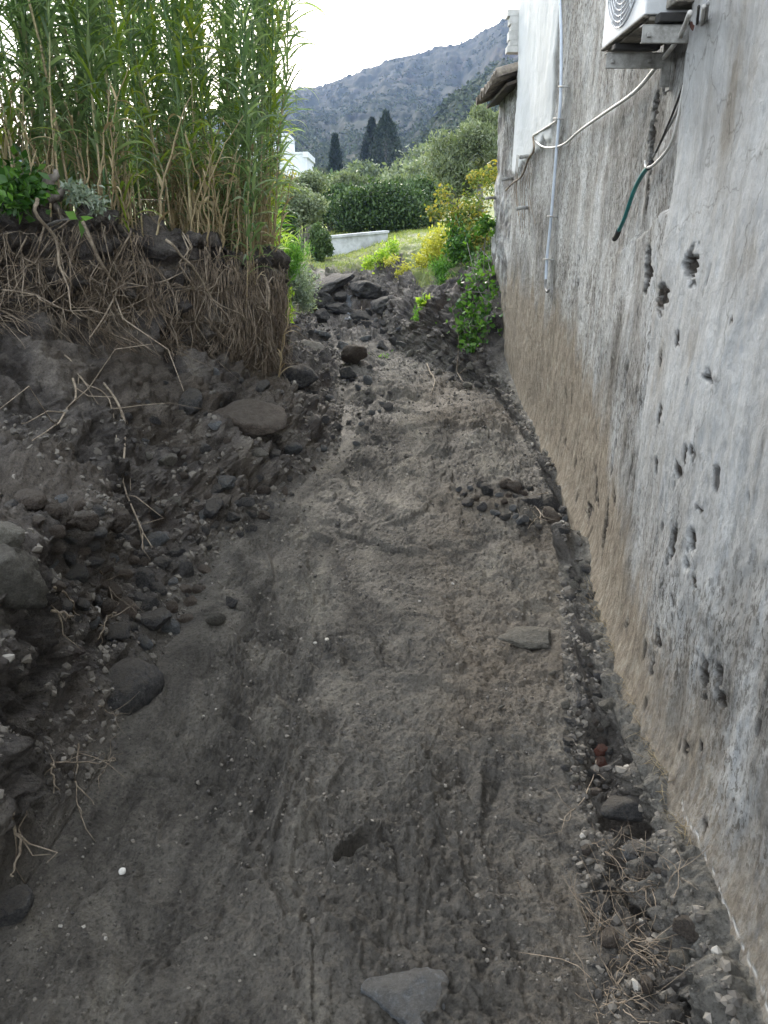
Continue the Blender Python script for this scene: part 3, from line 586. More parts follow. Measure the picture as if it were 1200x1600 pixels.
# ------------------------------------------------------------------ hills
def ridge_z(az):      # tangent of the skyline's elevation against azimuth (deg, + right)
    A = [-75, -40, -20, -9, -6.6, -4.5, -2.4, 0, 1.6, 3.3, 4.5, 5.5, 6.7, 8.8, 12, 20, 45, 80]
    E = [.03, .05, .09, .135, .15, .158, .168, .182, .189, .195, .198, .199, .205, .222, .25, .30, .26, .16]
    return np.interp(az, A, E)
def build_hill():
    az = np.radians(np.concatenate([np.linspace(-62, -12, 60), np.linspace(-11.8, 14, 330), np.linspace(14.4, 62, 60)]))
    D = np.concatenate([np.geomspace(55, 560, 260), np.linspace(565, 760, 20)])
    A, R = np.meshgrid(az, D, indexing='ij'); X = R*np.sin(A); Y = R*np.cos(A)
    top = ridge_z(np.degrees(A))*540 + 1.6
    base = 3.4 + (R-55)*.055
    t = np.clip((R-150)/(540-150), 0, 1)
    Z = base*(1-sst(150, 420, R)) + sst(150, 420, R)*0
    top = top - 3.5 + np.clip(np.degrees(A)-4, 0, 12)*.9
    Zr = 3.4 + 95*.055 + (top-8.6)*(.16*t + .84*t**1.35)
    Z = np.where(R < 150, base, Zr)
    Z = Z - 1.1*np.maximum(0, R-545)*.35
    # gullies running down the face and a nearer spur on the right
    gl = fbm(np.degrees(A)*.42 + .6*fbm(X*.012, Y*.012, 0, 2, 205), R*.004, 0, 4, 201)
    Z += 11*gl*sst(160, 300, R)*(1-sst(430, 535, R)*.75)
    sp_c = 3.0 + (R-130)*.055
    spur = np.exp(-((np.degrees(A)-np.clip(sp_c, 0, 12.5))/3.2)**2) + sst(sp_c+1, sp_c+4, np.degrees(A))*.8
    Z += np.clip(spur, 0, 1.1)*sst(95, 190, R)*(1-sst(230, 330, R))*15*sst(-.5, 5, np.degrees(A))
    Z += 1.6*fbm(X*.03, Y*.03, 0, 4, 202)*sst(70, 160, R)
    bush = np.maximum(0, fbm(X*.25, Y*.16, 0, 3, 203)+.1); Z += 2.6*bush*sst(80, 200, R)
    # terraces
    Z += .45*np.tanh(3*np.sin(Z*1.1+2*fbm(X*.02, Y*.02, 0, 2, 204)))*sst(120, 250, R)*.6
    V = np.stack([X, Y, Z], -1); m, n = X.shape
    i = (np.arange(m-1)[:, None]*n + np.arange(n-1)[None, :]); F = np.stack([i, i+n, i+n+1, i+1], -1).reshape(-1, 4)
    mt, nn, l, p = mat_new('scrub hillside')
    co = coords(nn, l)
    a = ramp(nn, [(.34, (.012, .018, .011)), (.48, (.024, .033, .017)), (.58, (.036, .040, .025)), (.72, (.055, .048, .038))]); l.new(noise(nn, l, co, .022, 7, .66, .8), a.inputs[0])
    f = ramp(nn, [(.35, (.65, .68, .62)), (.6, (1.2, 1.15, 1.1))]); l.new(noise(nn, l, co, .4, 6, .75), f.inputs[0])
    l.new(mixc(nn, l, 1.0, a.outputs[0], f.outputs[0], 'MULTIPLY'), p.inputs['Base Color']); p.inputs['Roughness'].default_value = .95; p.inputs['Specular IOR Level'].default_value = .1
    l.new(bump(nn, l, noise(nn, l, co, .5, 8, .75), .4, .6), p.inputs['Normal'])
    me = mesh_np('hill', V.reshape(-1, 3), F, mt)
    return me, A[:, 0], D, Z
h_me, hA, hD, hZ = build_hill()
tag(link('hill', h_me), kind='structure')
def hill_z(x, y):
    a = np.arctan2(x, y); r = np.hypot(x, y)
    i = np.clip(np.searchsorted(hA, a)-1, 0, len(hA)-2); j = np.clip(np.searchsorted(hD, r)-1, 0, len(hD)-2)
    return hZ[i, j]

# ------------------------------------------------------------------ foliage tools
def rand_rot(n, rng):
    q = rng.normal(size=(n, 4)); q /= np.linalg.norm(q, axis=1)[:, None]
    w, x, y, z = q.T
    return np.stack([np.stack([1-2*(y*y+z*z), 2*(x*y-z*w), 2*(x*z+y*w)], -1), np.stack([2*(x*y+z*w), 1-2*(x*x+z*z), 2*(y*z-x*w)], -1),
                     np.stack([2*(x*z-y*w), 2*(y*z+x*w), 1-2*(x*x+y*y)], -1)], 1)
LEAF = np.array([(0, 0, 0), (.28, .45, .06), (0, 1, -.05), (-.28, .45, .06), (0, .45, -.02)])
LF = np.array([(0, 1, 4, 4), (1, 2, 4, 4), (2, 3, 4, 4), (3, 0, 4, 4)])
def leaves(mb, P, size, rng, aspect=1.0, up=None, var=.35):
    n = len(P); R = rand_rot(n, rng); s = size*(1+var*rng.uniform(-1, 1, n))
    L = LEAF*np.array([aspect, 1, aspect])
    V = np.einsum('nij,kj->nki', R, L)*s[:, None, None]
    if up is not None:          # bend leaves towards a direction field
        d = V[:, 2:3, :]*0 + up[:, None, :]*s[:, None, None]*.5*np.array([0, .45, 1, .45, .45])[None, :, None]; V = V + d
    V = V + P[:, None, :]
    F = (LF[None]+np.arange(n)[:, None, None]*5).reshape(-1, 4)
    mb.add(V.reshape(-1, 3), F)
def lumps(rng, n, c, r, k, jitter=.45, shell=.55):
    """n points in k lobes that make an ellipsoidal crown of radius r (3) at c"""
    d = rng.normal(size=(k, 3)); d /= np.linalg.norm(d, axis=1)[:, None]; rad = rng.uniform(.35, .95, k)
    C = d*rad[:, None]*np.array(r)*.72; lr = rng.uniform(.25, .5, k)
    w = rng.integers(0, k, n); q = rng.normal(size=(n, 3)); q /= np.linalg.norm(q, axis=1)[:, None]
    rr = (shell + (1-shell)*rng.random(n))*(1+.15*rng.normal(size=n))
    return np.array(c) + C[w] + q*(rr*lr[w])[:, None]*np.array(r)
def branchy(mb, base, tips, r0, rng, n=6):
    for t in tips:
        b0 = np.array(base, float); t = np.array(t, float); k = 7
        s = np.linspace(0, 1, k)[:, None]; mid_ = (b0+t)/2 + rng.normal(size=3)*.08*np.linalg.norm(t-b0) + np.array([0, 0, .12])*np.linalg.norm(t-b0)
        P = (1-s)**2*b0 + 2*s*(1-s)*mid_ + s**2*t
        mb.tube(P, np.linspace(r0, r0*.2, k), n)
M_dark = mat_leaf('hedge leaf', (.018, .04, .014), (.045, .085, .026), (.10, .15, .055), .2, 1.2)
M_olive = mat_leaf('olive leaf', (.06, .085, .045), (.13, .165, .09), (.22, .25, .16), .25, 1.0)
M_cyp = mat_leaf('cypress leaf', (.006, .014, .006), (.013, .026, .010), (.028, .045, .018), .1, .4)
M_green = mat_leaf('fresh green leaf', (.035, .10, .02), (.08, .20, .035), (.17, .33, .06), .4, 3)
M_lime = mat_leaf('lime leaf', (.12, .22, .03), (.25, .38, .05), (.42, .50, .10), .45, 3)
M_yel = mat_leaf('yellow leaf', (.26, .30, .04), (.45, .44, .07), (.58, .56, .14), .4, 3, tcol=(1.25, 1.3, .6))
M_mix = mat_leaf('yellowing leaf', (.06, .12, .025), (.16, .22, .045), (.40, .34, .07), .4, 2.5, tcol=(1.4, 1.2, .6))
M_silv = mat_leaf('silver leaf', (.12, .17, .13), (.24, .30, .24), (.38, .43, .36), .25, 4)
M_ivy = mat_leaf('ivy leaf', (.02, .06, .012), (.05, .13, .02), (.13, .26, .04), .3, 3, .4)
M_reed = mat_leaf('reed leaf', (.075, .125, .065), (.155, .22, .12), (.30, .36, .21), .46, 1.5, .5, (1.5, 1.7, .9))
M_reedy = mat_leaf('yellow reed leaf', (.10, .17, .03), (.20, .28, .06), (.36, .38, .10), .5, 2, tcol=(1.5, 1.5, .6))
M_straw = mat_leaf('straw', (.22, .16, .085), (.38, .30, .17), (.50, .42, .27), .2, 3, .6, tcol=(1.2, 1.1, .8))
M_bark = mat_plain('grey bark', (.07, .065, .06), (.19, .18, .165), 9, .9, bmp=.7)
def plant(name, label, cat, loc, crown_mb, crown_mat, stem_mb=None, stem_mat=None, group=None, cname='crown', sname='trunk'):
    t = thing(name, label, cat, loc, group)
    link(cname, crown_mb.mesh(cname, crown_mat), t)
    if stem_mb is not None: link(sname, stem_mb.mesh(sname, stem_mat or M_bark), t)
    return t

# cypresses
def cypress(px, pyb, D, H, wd, label, seed, lean=0):
    rng = np.random.default_rng(seed); b0 = at(px, pyb, D); b0.z = min(b0.z, float(hill_z(b0.x, b0.y)) + .3)
    topz = H; n = 5200
    u = rng.random(n)**.8; prof = np.minimum(1, (1-u)*1.9)**.75*(.55+.45*sst(0, .12, u)); th = rng.random(n)*2*math.pi
    lob = 1+.22*vn(np.cos(th)*2+seed, np.sin(th)*2, u*9, seed)
    r = wd*prof*lob*(.55+.45*rng.random(n)**.5)
    P = np.stack([r*np.cos(th)+lean*u, r*np.sin(th), .05*H+u*H*.95], -1)
    mb = MB(); leaves(mb, P, .30, rng, .8, up=np.tile([[0, 0, 1.4]], (n, 1)))
    s = MB(); s.tube([(0, 0, -1), (0, 0, H*.5), (lean*.8, 0, H*.9)], [.16, .12, .04])
    return plant('cypress_tree', label, 'cypress', b0, mb, M_cyp, s, M_bark)
cypress(603, 285, 92, 7.0, 1.75, 'broad dark cypress, the widest and tallest of the three, standing in front of the hill', 41)
cypress(578, 282, 96, 6.6, 1.15, 'slim dark cypress pressed against the left side of the broadest cypress', 42, .3)
cypress(525, 288, 88, 4.6, .6, 'thin small cypress standing alone between the white house and the cypress pair', 43)

# white house far left
hb = at(440, 325, 52)
wh = thing('white_house', 'white flat-roofed house half hidden behind the reeds and shrubs on the left', 'house', hb)
M_wwall = mat_plain('white render', (.52, .55, .58), (.66, .69, .72), 1.2, .85, bmp=.15)
M_glass = mat_plain('dark window', (.015, .02, .03), (.04, .05, .06), 3, .2, bmp=.0)
b = MB(); b.box((-3.2, 0, -2), (1.68, 5, 3.1)); b.box((-3.2, .6, 3.1), (.55, 4, 4.3)); b.box((-1.1, -.001, 3.1), (.2, .6, 3.65)); link('wall', b.mesh('wall', M_wwall, False), wh)
b = MB(); b.box((1.45, -.06, 2.9), (1.78, 5.06, 3.22)); b.box((-3.3, -.06, 3.1), (1.44, .14, 3.2)); link('parapet', b.mesh('parapet', M_wwall, False), wh)
for (x0, z0, w, h) in ((-.9, 1.5, .9, 1.15), (1.0, .8, .22, .42), (-2.8, 1.4, .8, 1.1)):
    fr = MB(); fr.box((x0-.06, -.05, z0-.06), (x0+w+.06, -.003, z0)); fr.box((x0-.06, -.05, z0+h), (x0+w+.06, -.003, z0+h+.06)); fr.box((x0-.06, -.05, z0+.001), (x0, -.003, z0+h-.001)); fr.box((x0+w, -.05, z0+.001), (x0+w+.06, -.003, z0+h-.001))
    f = link('window', fr.mesh('window', M_wwall, False), wh); g = MB(); g.box((x0+.002, -.02, z0+.002), (x0+w-.002, -.004, z0+h-.002)); link('pane', g.mesh('pane', M_glass, False), f)

# mid-distance shrubs : px, py centre, distance, radii, leaf size, count, material, label
def shrub(px, py, D, r, leaf, n, mat, label, cat='shrub', name='shrub', seed=1, k=14, group=None, up=None, stem=True, aspect=1.0):
    rng = np.random.default_rng(seed); c = at(px, py, D); gz = drop(c.x, c.y, 30)[0].z if D < 60 else float(hill_z(c.x, c.y))
    base = Vector((c.x, c.y, gz-.05)); cz = c.z - base.z
    P = lumps(rng, n, (0, 0, cz), r, k); P = P[P[:, 2] > .02]
    mb = MB(); leaves(mb, P, leaf, rng, aspect, up=np.tile([up], (len(P), 1)) if up else None)
    s = MB(); tips = lumps(rng, 10, (0, 0, cz), (r[0]*.8, r[1]*.8, r[2]*.8), 10)
    branchy(s, (0, 0, -.1), tips, max(.012, r[0]*.03), rng)
    return plant(name, label, cat, base, mb, mat, s if stem else None, group=group, cname='crown', sname='stems')
shrub(600, 326, 20.2, (1.75, .9, .85), .085, 22000, M_dark, 'large dense dark green clipped hedge bush above the low white wall', 'hedge', 'hedge_bush', 51, 40, up=(0, 0, .9))
shrub(668, 318, 21.2, (.9, .8, .72), .085, 9000, M_dark, 'dark hedge bush at the right end of the hedge beside the olive trunk', 'hedge', 'hedge_bush', 52, 20, up=(0, 0, .9))
shrub(515, 325, 22, (1.1, .9, .75), .085, 11000, M_dark, 'green rounded hedge bush at the left end of the hedge', 'hedge', 'hedge_bush', 53, 20, up=(0, 0, .9))
shrub(500, 385, 15.5, (.28, .35, .42), .06, 5000, M_dark, 'dark trailing bush hanging over the left corner of the low white wall', 'shrub', 'shrub', 54, 12)
shrub(470, 330, 17, (.75, .7, .55), .07, 7000, M_olive, 'grey-green loose bush between the reeds and the hedge', 'shrub', 'shrub', 55, 16)
shrub(440, 310, 24, (.9, .8, .8), .08, 5000, M_mix, 'yellow-tinged bush below the white house', 'shrub', 'shrub', 56, 12)
shrub(430, 360, 12, (.45, .5, .5), .06, 5000, M_dark, 'dark leafy bush right behind the reed bed', 'shrub', 'shrub', 57, 12)
for i, (px, py, D, r, mt, lb) in enumerate([
    (560, 292, 60, 2.6, M_olive, 'pale grey-green tree crown in front of the left foot of the cypress pair'), (635, 292, 55, 2.4, M_olive, 'pale olive-green tree crown to the right of the broad cypress foot'),
    (680, 285, 48, 2.4, M_olive, 'soft grey-green tree crown behind the leaning olive trunk'), (515, 300, 50, 2.0, M_dark, 'dark green round tree crown below the thin small cypress'),
    (655, 262, 75, 3.0, M_olive, 'silvery tree crown on the slope right of the cypresses'), (480, 292, 70, 2.2, M_dark, 'green tree crown next to the right corner of the white house')]):
    shrub(px, py, D, (r, r, r*.75), .02*D**.6+.1, 2600, mt, lb, 'tree', 'tree', 70+i, 12)
shrub(478, 296, 19, (.6, .5, .42), .07, 5000, M_olive, 'soft grey-green bush in front of the white house corner', 'shrub', 'shrub', 91, 12)
shrub(548, 290, 23, (.8, .6, .40), .07, 5200, M_olive, 'pale grey-green bush rising above the left half of the hedge', 'shrub', 'shrub', 92, 14, up=(0, 0, 1))
shrub(640, 288, 24, (1.0, .6, .42), .07, 5200, M_olive, 'pale grey-green bush rising above the right half of the hedge', 'shrub', 'shrub', 93, 14, up=(0, 0, 1))
# olive tree on the right
rng = np.random.default_rng(61)
ob = at(722, 372, 15.5); ob = drop(ob.x, ob.y, 20)[0]
def rel(px, py, D, b0=None): v = at(px, py, D) - (b0 or ob); return np.array(v)
mb = MB()
for (px, py, D, r, n) in ((745, 225, 15.5, .62, 4200), (760, 195, 16, .45, 2400), (715, 255, 15.3, .5, 3000), (700, 285, 15.2, .48, 1700), (775, 265, 15.8, .5, 2600), (735, 285, 15.5, .45, 2200), (685, 245, 15.5, .5, 900), (700, 225, 15.8, .5, 900), (790, 215, 16.2, .6, 2000)):
    leaves(mb, lumps(rng, n, rel(px, py, D), (r, r, r*.9), 9), .075, rng, .6, up=np.tile([[0, 0, .8]], (n, 1)))
tr = MB(); tr.tube([(0, 0, -.2), rel(718, 350, 15.5), rel(708, 320, 15.45), rel(695, 300, 15.4), rel(690, 280, 15.4)], [.11, .10, .085, .06, .04], 9)
branchy(tr, rel(708, 320, 15.45), [rel(735, 240, 15.5), rel(760, 210, 16), rel(700, 250, 15.3), rel(770, 265, 15.8)], .05, rng)
plant('olive_tree', 'silvery olive tree with a leaning grey trunk beside the house end', 'olive tree', ob, mb, M_olive, tr, M_bark)
# bare leaning post-like second trunk
b0 = at(752, 370, 13.5); b0 = drop(b0.x, b0.y, 20)[0]
tr = MB(); tr.tube([(0, 0, -.2), (-.02, 0, .3), (-.06, .0, .75)], [.06, .055, .045], 8); mb = MB(); leaves(mb, lumps(rng, 700, (-.06, 0, .8), (.25, .25, .22), 6), .05, rng)
plant('shrub', 'small dark bush on a short thick stem against the house end', 'shrub', b0, mb, M_mix, tr, M_bark)

# low white retaining wall
wl_ = thing('retaining_wall', 'low whitewashed retaining wall under the hedge at the head of the gully', 'wall', (0, 0, 0))
A0 = at(513, 400, 17.0); A1 = at(606, 368, 17.6)
b = MB(); dx = (A1-A0); L = Vector((dx.x, dx.y, 0)).length; ang_ = math.atan2(dx.y, dx.x)
Mx = Matrix.Translation((A0.x, A0.y, 0)) @ Matrix.Rotation(ang_, 4, 'Z')
zt = at(513, 373, 17.0).z; zt2 = at(606, 364, 17.6).z
V = [Mx @ Vector(v) for v in ((0, 0, .3), (L, 0, .3), (L, .22, .3), (0, .22, .3), (0, 0, zt), (L, 0, zt2), (L, .22, zt2), (0, .22, zt))]
b.add([tuple(v) for v in V], [(0, 3, 2, 1), (4, 5, 6, 7), (0, 1, 5, 4), (1, 2, 6, 5), (2, 3, 7, 6), (3, 0, 4, 7)])
M_wash = mat_plain('whitewash', (.34, .35, .36), (.58, .60, .62), 3, .9, bmp=.4)
link('wall_body', b.mesh('wall_body', M_wash, False), wl_)
b = MB(); V = [Mx @ Vector(v) for v in ((-.02, -.03, zt+.002), (L+.02, -.03, zt2+.002), (L+.02, .25, zt2+.002), (-.02, .25, zt+.002), (-.02, -.03, zt+.05), (L+.02, -.03, zt2+.05), (L+.02, .25, zt2+.05), (-.02, .25, zt+.05))]
b.add([tuple(v) for v in V], [(0, 3, 2, 1), (4, 5, 6, 7), (0, 1, 5, 4), (1, 2, 6, 5), (2, 3, 7, 6), (3, 0, 4, 7)]); link('coping', b.mesh('coping', M_wash, False), wl_)

# far scrub on the hill : one mass
rng = np.random.default_rng(90); mb = MB(); P = []
nb = 5200; a = np.radians(rng.uniform(-10, 11, nb)); r = np.exp(rng.uniform(math.log(75), math.log(545), nb)); x = r*np.sin(a); y = r*np.cos(a); z = hill_z(x, y)
keep = (fbm(x*.02, y*.02, 0, 2, 206) > -.25) | (r > 520); x, y, z, r = x[keep], y[keep], z[keep], r[keep]
sz = rng.uniform(.7, 2.0, len(x))*(1+.3*(r > 200)); k = 22
q = rng.normal(size=(len(x), k, 3)); q /= np.linalg.norm(q, axis=2)[..., None]; q[..., 2] = np.abs(q[..., 2])
P = (np.stack([x, y, z], -1)[:, None, :] + q*sz[:, None, None]*rng.uniform(.6, 1, (len(x), k, 1))*np.array([1, 1, .8])).reshape(-1, 3)
leaves(mb, P, .8, rng, 1.6)
M_scrub = mat_leaf('scrub', (.026, .038, .018), (.055, .075, .034), (.09, .10, .055), .05, .02, .95)
tag(link('hillside_scrub', mb.mesh('hillside_scrub', M_scrub)), 'dense green scrub covering the far hillside', 'scrub', kind='stuff')

# ------------------------------------------------------------------ reeds
def blade(L, w, droop, twist, rng, n=8, fold=.25):
    """a blade that starts along +X, rises then droops; returns verts (n+1)*3, faces"""
    s = np.linspace(0, 1, n+1); a0 = rng.uniform(.5, 1.15); ang = a0 - droop*s**1.4
    dx = np.cos(ang)*L/n; dz = np.sin(ang)*L/n
    X = np.concatenate([[0], np.cumsum(dx[:-1])]); Zz = np.concatenate([[0], np.cumsum(dz[:-1])])
    Yc = .12*L*twist*s**2
    W_ = w*np.minimum(1, (s+.05)*6)**.6*(1-s**2.2)+.0008
    tw = twist*1.2*s
    V = np.stack([np.stack([X, Yc-W_*np.cos(tw), Zz+W_*fold-W_*np.sin(tw)], -1), np.stack([X, Yc, Zz], -1), np.stack([X, Yc+W_*np.cos(tw), Zz+W_*fold+W_*np.sin(tw)], -1)], 1)
    F = []
    for i in range(n):
        for j in (0, 1): F.append((i*3+j, i*3+j+1, i*3+j+4, i*3+j+3))
    return V.reshape(-1, 3), np.array(F)
def make_cane(seed, H, nl, lean, kind):
    rng = np.random.default_rng(seed); k = 14; s = np.linspace(0, 1, k); az_ = rng.uniform(0, 2*math.pi)
    dirx, diry = math.cos(az_), math.sin(az_)
    P = np.stack([dirx*lean*s**2*H + .022*rng.normal(size=k).cumsum()*.5, diry*lean*s**2*H+ .012*rng.normal(size=k).cumsum()*.5, s*H], -1); P[0, :2] = 0
    st = MB(); R = np.interp(s, [0, .6, 1], [.0068, .005, .002])*rng.uniform(.8, 1.2)
    st.tube(P, R, 6)
    for i in range(2, k-2, 2): st.tube([P[i]-[0, 0, .004], P[i]+[0, 0, .004]], R[i]*1.25, 6)
    lf = MB(); ph = rng.uniform(0, 6.28); s0 = {'tall': .14, 'dry': .08, 'leafy': .05}[kind]
    for i in range(nl):
        u = s0 + (1-s0)*(i+.5*rng.random())/nl; c = np.array([np.interp(u, s, P[:, j]) for j in range(3)])
        L = rng.uniform(.24, .46)*(1-.35*u**3); w = rng.uniform(.007, .0155)
        if u < .35: L *= .8
        if kind == 'dry': L *= .55; w *= .7
        V, F = blade(L, w, rng.uniform(.5, 2.5), rng.uniform(-1, 1), rng)
        a = ph + (i % 2)*math.pi + rng.normal()*.8; ca, sa = math.cos(a), math.sin(a)
        V = np.stack([V[:, 0]*ca-V[:, 1]*sa, V[:, 0]*sa+V[:, 1]*ca, V[:, 2]], -1)
        lf.add(V+c, F)
    return st, lf, P
def mat_cane():
    m, n, l, p = mat_new('cane stem'); t = n.new('ShaderNodeTexCoord'); sx = n.new('ShaderNodeSeparateXYZ'); l.new(t.outputs['Object'], sx.inputs[0])
    oi = n.new('ShaderNodeObjectInfo')
    g = ramp(n, [(.0, (.38, .30, .18)), (.30, (.40, .34, .19)), (.48, (.17, .24, .08)), (1., (.09, .19, .07))])
    l.new(mth(n, l, 'ADD', mth(n, l, 'MULTIPLY', sx.outputs[2], .55), mth(n, l, 'MULTIPLY', mth(n, l, 'SUBTRACT', oi.outputs['Random'], .6), .5)), g.inputs[0])
    f = ramp(n, [(.35, (.6, .6, .6)), (.6, (1.1, 1.1, 1.1))]); l.new(noise(n, l, t.outputs['Object'], 35, 4, .7), f.inputs[0])
    l.new(mixc(n, l, 1.0, g.outputs[0], f.outputs[0], 'MULTIPLY'), p.inputs['Base Color']); p.inputs['Roughness'].default_value = .5; return m
M_cane = mat_cane()
protos = []
def proto(st, lf, mats): return (st.mesh('stem', mats[0]), lf.mesh('foliage', mats[1]), (np.concatenate(st.V), np.concatenate(st.F)), (np.concatenate(lf.V), np.concatenate(lf.F)))
for i in range(16):
    st, lf, P = make_cane(300+i, random.uniform(2.5, 3.4), 56, random.uniform(.02, .18), 'tall')
    protos.append(proto(st, lf, (M_cane, M_reed if i % 6 else M_reedy)))
dryp = []
for i in range(8):
    st, lf, P = make_cane(340+i, random.uniform(.45, .85), 4, random.uniform(.05, .35), 'dry')
    dryp.append(proto(st, lf, (M_straw, M_straw)))
leafyp = []
for i in range(6):
    st, lf, P = make_cane(360+i, random.uniform(.45, .95), 16, random.uniform(.05, .25), 'leafy')
    leafyp.append(proto(st, lf, (M_cane, M_reed if i != 2 else M_reedy)))
archp = []
for i in range(5):
    st, lf, P = make_cane(380+i, random.uniform(.4, .8), 20, random.uniform(.1, .35), 'leafy')
    archp.append(proto(st, lf, (M_lime, M_lime if i % 2 else M_green)))
RY = np.array([1.0, 2.8, 3.5, 4.3, 5.0, 5.7, 6.3, 7.2, 8.6, 10])
def lipx(y): return float(np.interp(y, RY, [-4.1, -3.0, -2.6, -2.05, -1.48, -1.04, -.84, -.95, -1.2, -1.4]))
rng = np.random.default_rng(400)
MASS = {}
def cane_at(x, y, pr, label, group, tilt=.06, sc=1.0, mass=None, lean=None):
    p = drop(x, y)[0]; rx, ry, rz = rng.normal()*tilt, rng.normal()*tilt, rng.uniform(0, 6.28)
    if lean: ry = lean
    E_ = (Euler((rx, ry, 0)).to_matrix() @ Euler((0, 0, rz)).to_matrix()).to_euler()
    if mass:
        M = Matrix.Translation((p.x, p.y, p.z-.04)) @ E_.to_matrix().to_4x4() @ Matrix.Scale(sc, 4)
        A = np.array(M)
        for q in (0, 1):
            V, F = pr[2+q]; MASS.setdefault((mass, q), MB()).add(V @ A[:3, :3].T + A[:3, 3], F)
        return
    t = thing('reed_cane', label, 'reed', (p.x, p.y, p.z-.04), group)
    t.rotation_euler = E_; t.scale = (sc, sc, sc)
    link('stem', pr[0], t); link('foliage', pr[1], t)
    return t
pts = []; tries = 0
while len(pts) < 250 and tries < 20000:
    tries += 1
    y = rng.uniform(3.4, 7.7); dback = .05 + 2.9*rng.random()**1.6; x = lipx(y) - dback*.75; y2 = y + dback*.5
    if x/y2 < -.68 or lipx(y2)-x < .04: continue
    pts.append((dback, x, y2))
pts.sort()
for i, (db, x, y) in enumerate(pts):
    z_ = 'left part' if x/y < -.38 else ('middle' if x/y < -.24 else 'right-hand end'); fr_ = 'front' if i < 70 else 'inner'
    edge = x/y > -.20
    cane_at(x, y, protos[rng.integers(0, 16)], f'tall green giant reed in the {fr_} rows at the {z_} of the reed bed', f'tall reeds, {fr_} rows, {z_}', .05, rng.uniform(.75, 1.08),
            None if i < 150 else 'reed_mass', rng.uniform(.0, .17) if edge else None)
pts = []
while len(pts) < 300:
    y = rng.uniform(4.0, 7.0); dback = .02 + 1.3*rng.random()**1.3; x = lipx(y) - dback*.75; y2 = y+dback*.5
    if x/y2 < -.62 or lipx(y2)-x < .02: continue
    pts.append((dback, x, y2))
pts.sort()
for i, (db, x, y) in enumerate(pts):
    z_ = 'left part' if x/y < -.36 else ('middle' if x/y < -.24 else 'right-hand end')
    cane_at(x, y, dryp[rng.integers(0, 8)], f'short dry tan reed stalk at the foot of the {z_} of the reed bed', f'dry reed stalks, {z_}', .12, rng.uniform(.7, 1.1), None if i < 85 else 'dry_mass')
for i in range(60):
    y = rng.uniform(4.0, 6.9); dback = rng.uniform(.05, 1.4); x = lipx(y)-dback*.7
    cane_at(x, y+dback*.4, leafyp[rng.integers(0, 6)], 'short leafy young reed shoot among the dry stalks on the bank top', 'young reed shoots', .15, rng.uniform(.7, 1.2), None if i < 25 else 'reed_mass')
for i in range(70):
    y = rng.uniform(7.4, 10.6); x = lipx(y) + rng.uniform(-.55, .12)
    cane_at(x, y, archp[rng.integers(0, 5)], 'bright green arching reed shoot in the clump behind the corner of the bank', 'bright reed shoots behind the corner', .22, rng.uniform(.6, 1.2), None if i < 35 else 'arch_mass')
NM = {'reed_mass': ('reed_undergrowth', 'dense inner stand of green giant reeds behind the front rows', M_cane, M_reed), 'dry_mass': ('dry_reed_litter', 'tangle of dry tan reed stalks deeper inside the reed bed', M_straw, M_straw),
      'arch_mass': ('reed_grass', 'inner growth of the bright green reed clump behind the bank corner', M_lime, M_lime)}
for k_, (nm, lb, ma, mb_) in NM.items():
    m1 = MB(); me = None
    A_, B_ = MASS[(k_, 0)], MASS[(k_, 1)]
    VA, FA = np.concatenate(A_.V), np.concatenate(A_.F); VB, FB = np.concatenate(B_.V), np.concatenate(B_.F)
    m1.add(VA, FA); m1.add(VB, FB); me = m1.mesh(nm, ma); me.materials.append(mb_)
    mi = np.zeros(len(me.polygons), np.int32); mi[len(FA):] = 1; me.polygons.foreach_set('material_index', mi)
    tag(link(nm, me), lb, 'reeds', kind='stuff')

# ------------------------------------------------------------------ stones
import bmesh
def rock_mesh(name, seed, mat, cuts=0, flat=1.0, rough=.17, sub=4):
    bm = bmesh.new(); bmesh.ops.create_icosphere(bm, subdivisions=sub, radius=1.0)
    V = np.array([v.co[:] for v in bm.verts]); rng = np.random.default_rng(seed)
    V *= (1+.22*fbm(V[:, 0]*.9+seed, V[:, 1]*.9, V[:, 2]*.9, 2, seed))[:, None]
    for i in range(cuts):
        d = rng.normal(size=3); d /= np.linalg.norm(d); h = rng.uniform(.45, .8)
        q = V @ d; over = np.maximum(0, q-h); V -= (over*.93)[:, None]*d
    V *= (1+rough*fbm(V[:, 0]*3+seed, V[:, 1]*3, V[:, 2]*3, 4, seed+5, .6) + .07*fbm(V[:, 0]*11, V[:, 1]*11, V[:, 2]*11, 3, seed+9))[:, None]
    V *= np.array([1, rng.uniform(.7, .95), flat*rng.uniform(.6, .85)])
    for v, c in zip(bm.verts, V): v.co = c
    me = bpy.data.meshes.new(name); bm.to_mesh(me); bm.free()
    me.polygons.foreach_set('use_smooth', np.ones(len(me.polygons), bool)); me.materials.append(mat); me.update(); return me
RA = [rock_mesh('stone', 500+i, M_rockA, cuts=(2, 6, 10, 4, 8)[i % 5]) for i in range(8)]
RB = [rock_mesh('stone', 520+i, M_rockB, cuts=(4, 8, 2)[i % 3]) for i in range(4)]
RC = [rock_mesh('stone', 540+i, M_rockC, cuts=(5, 2, 9)[i % 3]) for i in range(4)]
RD = [rock_mesh('stone', 560+i, M_rockD, cuts=(0, 4, 8)[i % 3]) for i in range(4)]
RK = [rock_mesh('stone', 580+i, M_brick, cuts=9) for i in range(2)]
rng = np.random.default_rng(600)
